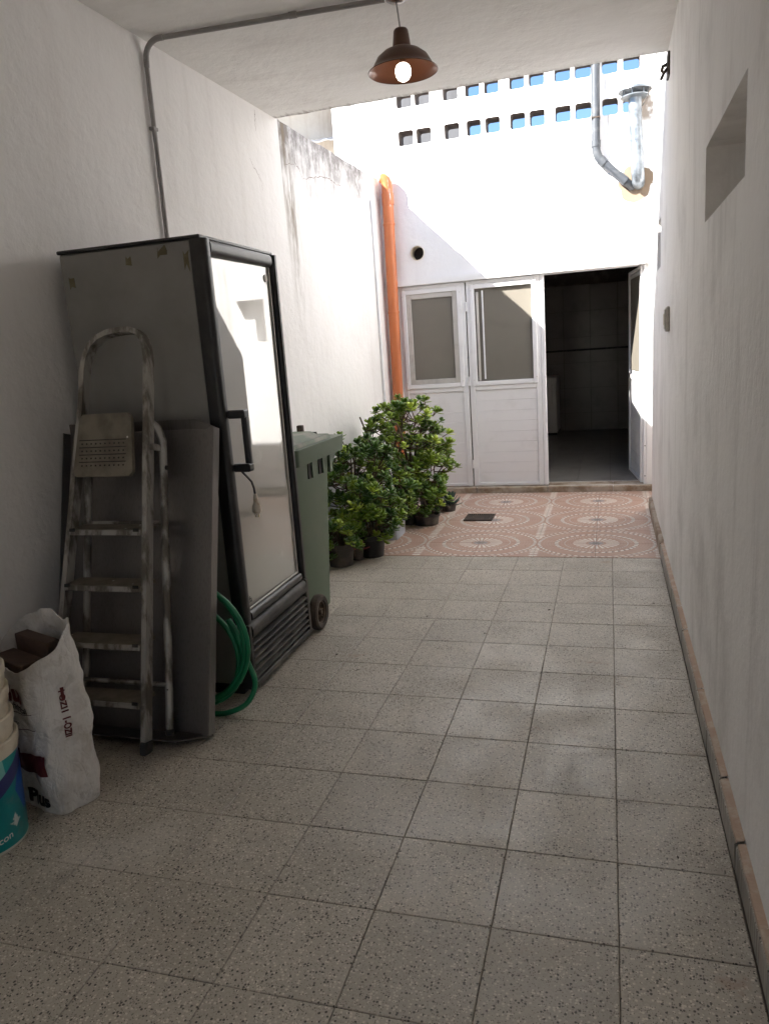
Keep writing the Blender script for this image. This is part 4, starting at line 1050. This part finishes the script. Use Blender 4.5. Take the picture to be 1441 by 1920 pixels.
print_on('I OZI1 1-OZII', .030, -.028, .46, M_ink, face=sack_side, bold=.0012, vertical=True)
print_on(None, 0, -.022, .42, M_ink, face=sack_side, nm='printed_bar', flat=fl_rect(.012, .05))
mb = MB(); mb.cbox(-.15, .06, -.075, .012, .30, .545, .003); o = mb.build('board', M_wood, None); o.rotation_euler = (0, 0, BA); o.location = Vector((-1.995, -2.915, 0)) + Matrix.Rotation(BA, 3, 'Z') @ Vector((-.035, -.03, .30))
tag(o, 'lower dark brown board end sticking up inside the white sack', 'board', 'dark boards in the sack')
mb = MB(); mb.cbox(-.12, .10, .018, .07, .30, .60, .003); o = mb.build('board', M_wood, None); o.rotation_euler = (0, 0, BA); o.location = Vector((-1.995, -2.915, 0)) + Matrix.Rotation(BA, 3, 'Z') @ Vector((-.02, .044, .30))
tag(o, 'taller dark brown board end at the back inside the white sack', 'board', 'dark boards in the sack')

# ------------------------------------------------------------------ nested buckets
bx, by = -2.036, -3.205
def bucket(name, label, z0, zr, r0, r1, m, hfull=.37):
    t = thing(name, label, 'bucket', (bx, by, z0), 0, 'nested buckets')
    h = zr-z0
    prof = [(.0001, .004), (r0-.004, .0), (r0, .006), (r1, h-.055)]
    mb = MB(); mb.lathe(prof, 56, (0, 0, 0)); mb.build('body', m, t, smooth=True, world=False)
    mb = MB(); mb.lathe([(r1, h-.055), (r1+.004, h-.052), (r1+.005, h-.032), (r1+.009, h-.030), (r1+.010, h-.004), (r1+.006, h), (r1-.002, h-.001), (r1-.004, h-.012), (r0-.004, .012)], 56); mb.build('rim', M_cream, t, smooth=True, world=False)
    return t
b1 = bucket('bucket', 'lowest nested bucket, with teal printed sides and cream rim', 0, .372, .135, .147, M_teal)
b2 = bucket('bucket', 'cream nested bucket directly above the teal one', .085, .447, .128, .144, M_cream)
b3 = bucket('bucket', 'nested bucket with black and orange lettering on its side', .17, .535, .127, .143, M_cream)
b4 = bucket('bucket', 'topmost cream bucket of the nested stack', .25, .610, .126, .142, M_cream)
# wire handle of the lowest pail, hanging down
hp = [(.156*math.cos(a), .156*math.sin(a), .335 - .165*math.sin((a+2.2)/1.95*math.pi)**.8) for a in [-2.2+1.95*i/24 for i in range(25)]]
hp = [(x*(1+.03*i/24*0), y, z) for i, (x, y, z) in enumerate(hp)]
MB().tube(hp, .004, 8).build('wire_handle', M_dark, b1, world=False, smooth=True)
def wrap(txt, size, ang, z, r, t, m, bold=0., slope=0., tilt=0.):
    vs, fs = text_mesh(txt, size, bold); vs, fs = subdiv([Vector(v) for v in vs], fs, .014)
    w = max(v.x for v in vs); o = []
    for v in vs:
        a = ang + (v.x-w)/r; rr_ = r + slope*(z+v.y)
        o.append((rr_*math.cos(a), rr_*math.sin(a), z+v.y+tilt*(v.x-w)))
    MB().add(o, fs).build('lettering', m, t, world=False)
wrap('Lavicon', .034, -.10, .045, .1365, b1, M_whiteink, .0004, .042, .12)
wrap('Lav', .062, .02, .262, .1275, b3, M_inkb, .002, .05, .12)
wrap('COR', .032, .05, .236, .1275, b3, M_orange_ink, .001, .05, .12)
pg = thing('mains_plug', 'beige two-pin mains plug lying on top of the bucket stack', 'plug', (-2.0, -3.16, .61))
pdir = Vector((.83, -.25, -.42)).normalized()
P0 = Vector((-1.985, -3.10, .650))
mb = MB(); mb.tube([P0-pdir*.05, P0-pdir*.02, P0+pdir*.012, P0+pdir*.02], [.012, .020, .022, .020], 14); mb.build('plug_body', M_plug, pg, smooth=True)
sd = Vector((0, 0, 1)).cross(pdir).normalized()
up = pdir.cross(sd)
for s in (-1, 1):
    a = P0+pdir*.02+up*.0095*s
    MB().tube([a, a+pdir*.02], .0024, 8).build('pin', M_brass, pg, smooth=True)
MB().tube([P0-pdir*.045, P0-pdir*.09+Vector((0, 0, -.005)), (-2.10, -3.12, .62), (-2.14, -3.18, .575)], .0042, 8).build('cord', M_dark, pg, smooth=True)

# ------------------------------------------------------------------ potted succulents
def leaf_geo(L, W, th, base, az, el):
    """thick spoon-shaped leaf from base, heading az/el"""
    secs = [(0, .16, .5), (.32, .68, 1.), (.66, 1., .9), (.92, .78, .6)]
    d = Vector((math.cos(az)*math.cos(el), math.sin(az)*math.cos(el), math.sin(el)))
    s_ = Vector((-math.sin(az), math.cos(az), 0)); n_ = s_.cross(d)*-1
    vs, fs = [], []
    for t, w, h in secs:
        c = Vector(base) + d*L*t + Vector((0, 0, 1))*L*.12*t*t
        vs += [c + s_*W*.5*w, c + n_*th*.5*h, c - s_*W*.5*w, c - n_*th*.5*h]
    vs.append(Vector(base) + d*L + Vector((0, 0, 1))*L*.12)
    for i in range(3):
        for k in range(4): fs.append((i*4+k, i*4+(k+1) % 4, i*4+4+(k+1) % 4, i*4+4+k))
    for k in range(4): fs.append((12+k, 12+(k+1) % 4, 16))
    return vs, fs
def rosette_mesh(seed, mat, L=.050, W=.037, n=9):
    rn = random.Random(seed); mb = MB()
    for i in range(n):
        tier = i//3
        az = i*2.4+rn.uniform(-.3, .3); el = R([8, 28, 52, 74][min(tier, 3)]+rn.uniform(-10, 10)); l = L*rn.uniform(.75, 1.15)*(1, .95, .8, .6)[min(tier, 3)]
        vs, fs = leaf_geo(l, W*rn.uniform(.85, 1.1)*(l/L)**.5, .007, (0, 0, -.012+.006*tier), az, el)
        mb.add(vs, fs)
    me = bpy.data.meshes.new('leaf_rosette'); me.from_pydata([tuple(v) for v in mb.v], [], mb.f); me.materials.append(mat)
    me.polygons.foreach_set('use_smooth', [True]*len(me.polygons)); me.update(); return me
RO = [rosette_mesh(i, M_leaf) for i in range(5)]; ROD = [rosette_mesh(i+20, M_leafd) for i in range(5)]
def plant(name, label, base, h, rad, n, seed, pot=None, size=1., z0=.3, lean=(0, 0), deep=.4, trunks=4, stemr=.012, cone=0., lowfill=.25):
    rn = random.Random(seed)
    t = thing(name, label, 'plant', (base[0], base[1], 0), 0, 'potted succulents along the left wall')
    ph = 0
    if pot: ph = pot(t)
    st_ = MB(); nodes = []
    for k in range(trunks):
        az = 2*math.pi*k/trunks+rn.uniform(-.4, .4); P = Vector((rn.uniform(-.02, .02), rn.uniform(-.02, .02), ph))
        d = Vector((math.cos(az)*.45+lean[0], math.sin(az)*.45+lean[1], 1)).normalized(); rr_ = stemr; path = [P]; rs = [rr_]
        hh = h*rn.uniform(.7, .92)
        for s in range(6):
            P = P + d*(hh-ph)/6*1.05; d = (d + Vector((rn.uniform(-.3, .3), rn.uniform(-.3, .3), .12))).normalized(); rr_ *= .84
            path.append(P); rs.append(rr_); nodes.append((P.copy(), rr_))
        st_.tube(path, rs, 6)
    pts = []
    tries = 0
    while len(pts) < n and tries < 20000:
        tries += 1
        x, y, z = rn.uniform(-1, 1), rn.uniform(-1, 1), rn.uniform(-1, 1)
        q_ = x*x+y*y+z*z
        if q_ > 1 or (q_ < .28 and rn.random() < .8): continue
        zz = z0*h + (h-z0*h)*(z+1)/2
        f = 1-cone*(z+1)/2
        P = Vector((x*rad*f+lean[0]*zz, y*rad*f+lean[1]*zz, zz))
        if P.z < ph+.01 and (rn.random() < .35 or math.hypot(P.x, P.y) < .11): continue
        if noise.noise((P.x*8+seed, P.y*8, P.z*8)) < -.12: continue
        W = Vector(base[:2]+(0,)) + P
        if W.x < XL(W.y)+.03: continue
        if any((P-q).length < .020*size for q in pts): continue
        pts.append(P)
    for P in pts:
        nd, rr_ = min(nodes, key=lambda w: (w[0]-P).length + (0.25 if w[0].z > P.z else 0))
        mid = (nd+P)/2 + Vector((0, 0, -.012-.1*(P-nd).length)) + Vector((rn.uniform(-.01, .01), rn.uniform(-.01, .01), 0))
        st_.tube([nd, mid, P], [min(rr_, .006)*.9, .0045, .0035], 5)
        out = Vector((P.x, P.y, max(P.z*.25, .05))).normalized()
        up_ = (Vector((0, 0, 1))*rn.uniform(.7, 1.3) + out*rn.uniform(.2, .9)).normalized()
        ro = up_.to_track_quat('Z', 'Y').to_euler()
        s_ = size*rn.uniform(.75, 1.25)
        o = inst(rn.choice(ROD if rn.random() < deep else RO), 'leaf_rosette', t, P, ro, (s_, s_, s_))
    st_.build('stems', M_stem, t, world=False, smooth=True)
    return t
def roundpot(r0, r1, h, m):
    def f(t):
        mb = MB(); mb.lathe([(.0001, .0), (r0, .0), (r1*.98, h*.8), (r1+.005, h*.82), (r1+.006, h), (r1-.004, h), (r1-.008, h*.8)], 28); mb.build('pot', m, t, world=False, smooth=True)
        mb = MB(); mb.lathe([(.0001, h-.02), (r1-.009, h-.022)], 28); mb.build('soil', M_soil, t, world=False)
        return h-.03
    return f
def boxpot(w, d, h, m):
    def f(t):
        mb = MB(); frus(-w*.45, w*.45, -d*.45, d*.45, 0, -w*.5, w*.5, -d*.5, d*.5, h, .02, mb); mb.build('pot', m, t, world=False, smooth=True)
        mb = MB(); frus(-w*.5-.006, w*.5+.006, -d*.5-.006, d*.5+.006, h-.02, -w*.5-.006, w*.5+.006, -d*.5-.006, d*.5+.006, h+.001, .02, mb); mb.build('pot_rim', m, t, world=False, smooth=True)
        mb = MB(); frus(-w*.46, w*.46, -d*.46, d*.46, h+.0015, -w*.46, w*.46, -d*.46, d*.46, h+.004, .015, mb); mb.build('soil', M_soil, t, world=False)
        return h
    return f
plant('jade_plant', 'tallest bushy jade plant, reaching halfway up the white door leaf', (-1.80, 1.42), 1.12, .42, 210, 3, boxpot(.26, .26, .24, M_pot), 1.1, .34, (.06, 0), .25, 6, .02)
plant('jade_plant', 'dense jade plant against the left wall just past the green bin', (-1.93, .60), .92, .34, 170, 5, boxpot(.30, .26, .22, M_potw), 1.05, .20, (-.02, 0), .65, 5, .016)
plant('jade_plant', 'shorter jade plant in a black grow bag at the front of the group', (-1.75, .33), .56, .25, 110, 8, roundpot(.085, .10, .17, M_potb), 1.1, .10, (.02, 0), .45, 4, .012)
plant('jade_plant', 'low jade plant in a shallow brown pot beside the patterned tiles', (-1.565, 1.36), .46, .22, 75, 11, roundpot(.10, .115, .09, M_pot), 1., .12, (0, 0), .4, 4, .009)
plant('jade_plant', 'loose reddish-stemmed jade plant nearest the white doors', (-1.66, 1.98), .66, .27, 80, 13, roundpot(.10, .12, .2, M_pot), 1., .3, (.02, -.02), .15, 5, .010)
plant('jade_plant', 'middle jade plant in a pale blue planter between the taller ones', (-1.79, .92), .66, .28, 130, 17, boxpot(.24, .30, .22, M_potw), 1., .12, (.02, 0), .55, 5, .012)
t = plant('trailing_succulent', 'small straggly succulent in a brown pot next to the green bin', (-1.915, .07), .34, .17, 70, 19, roundpot(.085, .105, .17, M_pot), .9, .08, (0, 0), .5, 4, .006)
for k in range(9):
    a = .7*k; r = .11+.02*(k % 3)
    mb = MB(); mb.tube([(0, 0, .15), (r*.6*math.cos(a), r*.6*math.sin(a), .26+.02*(k % 3)), (r*1.25*math.cos(a), r*1.25*math.sin(a), .19-.02*(k % 2)), (r*1.35*math.cos(a), r*1.35*math.sin(a), .10)], .0026, 5)
    mb.build('dry_runner', M_stem, t, world=False, smooth=True)
def agave(name, label, base, r, h, m, n, seed, pot=None, W=.035):
    rn = random.Random(seed); t = thing(name, label, 'plant', (base[0], base[1], 0), 0, 'potted succulents along the left wall')
    ph = pot(t) if pot else .02
    for i in range(n):
        az = i*2.4; el = R(8+65*i/n); vs, fs = leaf_geo(r*rn.uniform(.9, 1.1), W, .012, (0, 0, ph), az, el)
        o = MB().add(vs, fs).build('long_leaf', m, t, world=False, smooth=True)
    return t
agave('agave_rosette', 'blue-green spiky rosette plant at the end of the pot row', (-1.475, 1.90), .15, .15, M_agave, 22, 1, roundpot(.06, .07, .07, M_pot))
agave('red_leaved_plant', 'small red-leaved plant squeezed behind the black grow bag', (-1.84, .22), .10, .2, M_red, 14, 2, roundpot(.04, .055, .10, M_pot), .022)

# ------------------------------------------------------------------ pieces that belong to a part become its sub-parts
SUB = {'soil': 'pot', 'pot_rim': 'pot', 'badge_face': 'round_badge', 'plug_pin': 'plug', 'lid_hump': 'lid', 'hinge_pin': 'lid', 'shade_lining': 'lamp_shade', 'bulb': 'lamp_holder',
       'end_cap': 'tread', 'tread_edge': 'tread', 'mortar_top': 'skirting_piece', 'anti_slip_stud': 'folded_platform', 'anti_slip_groove': 'folded_platform', 'screw': 'window_frame',
       'rib': 'body', 'rib_slot_shade': 'body', 'cap_strut': 'rain_cap', 'rocker': 'cover_plate', 'pin': 'plug_body', 'seam_ring': 'duct', 'lever_handle': 'lock_plate', 'tape_scrap': 'cabinet',
       'printed_line': 'sack_cloth', 'printed_block': 'sack_cloth', 'printed_bar': 'sack_cloth', 'latch': 'sash', 'flue_dark_end': 'flue_sleeve', 'glass_gasket': 'glass_pane'}
OWN = {('display_fridge', 'handle_bracket'): 'handle', ('display_fridge', 'lettering'): 'glass_pane', ('white_sack', 'lettering'): 'sack_cloth', ('bucket', 'lettering'): 'body',
       ('step_ladder', 'rubber_foot'): 'rear_leg'}
kids = {}
for o in list(col.objects):
    if o.parent: kids.setdefault(o.parent.name, []).append(o)
def base_name(o): return o.name.split('.')[0]
def mid(o):
    b = [Vector(v) for v in o.bound_box]; return o.location + (b[0]+b[6])/2
for t in [o for o in col.objects if o.type == 'EMPTY' and 'category' in o]:
    ch = kids.get(t.name, [])
    for o in ch:
        tgt = OWN.get((base_name(t), base_name(o))) or SUB.get(base_name(o))
        if not tgt: continue
        c = [p for p in ch if base_name(p) == tgt]
        if not c: continue
        p = min(c, key=lambda q: (mid(q)-mid(o)).length)
        o.parent = p; o.location = Vector(o.location) - Vector(p.location)
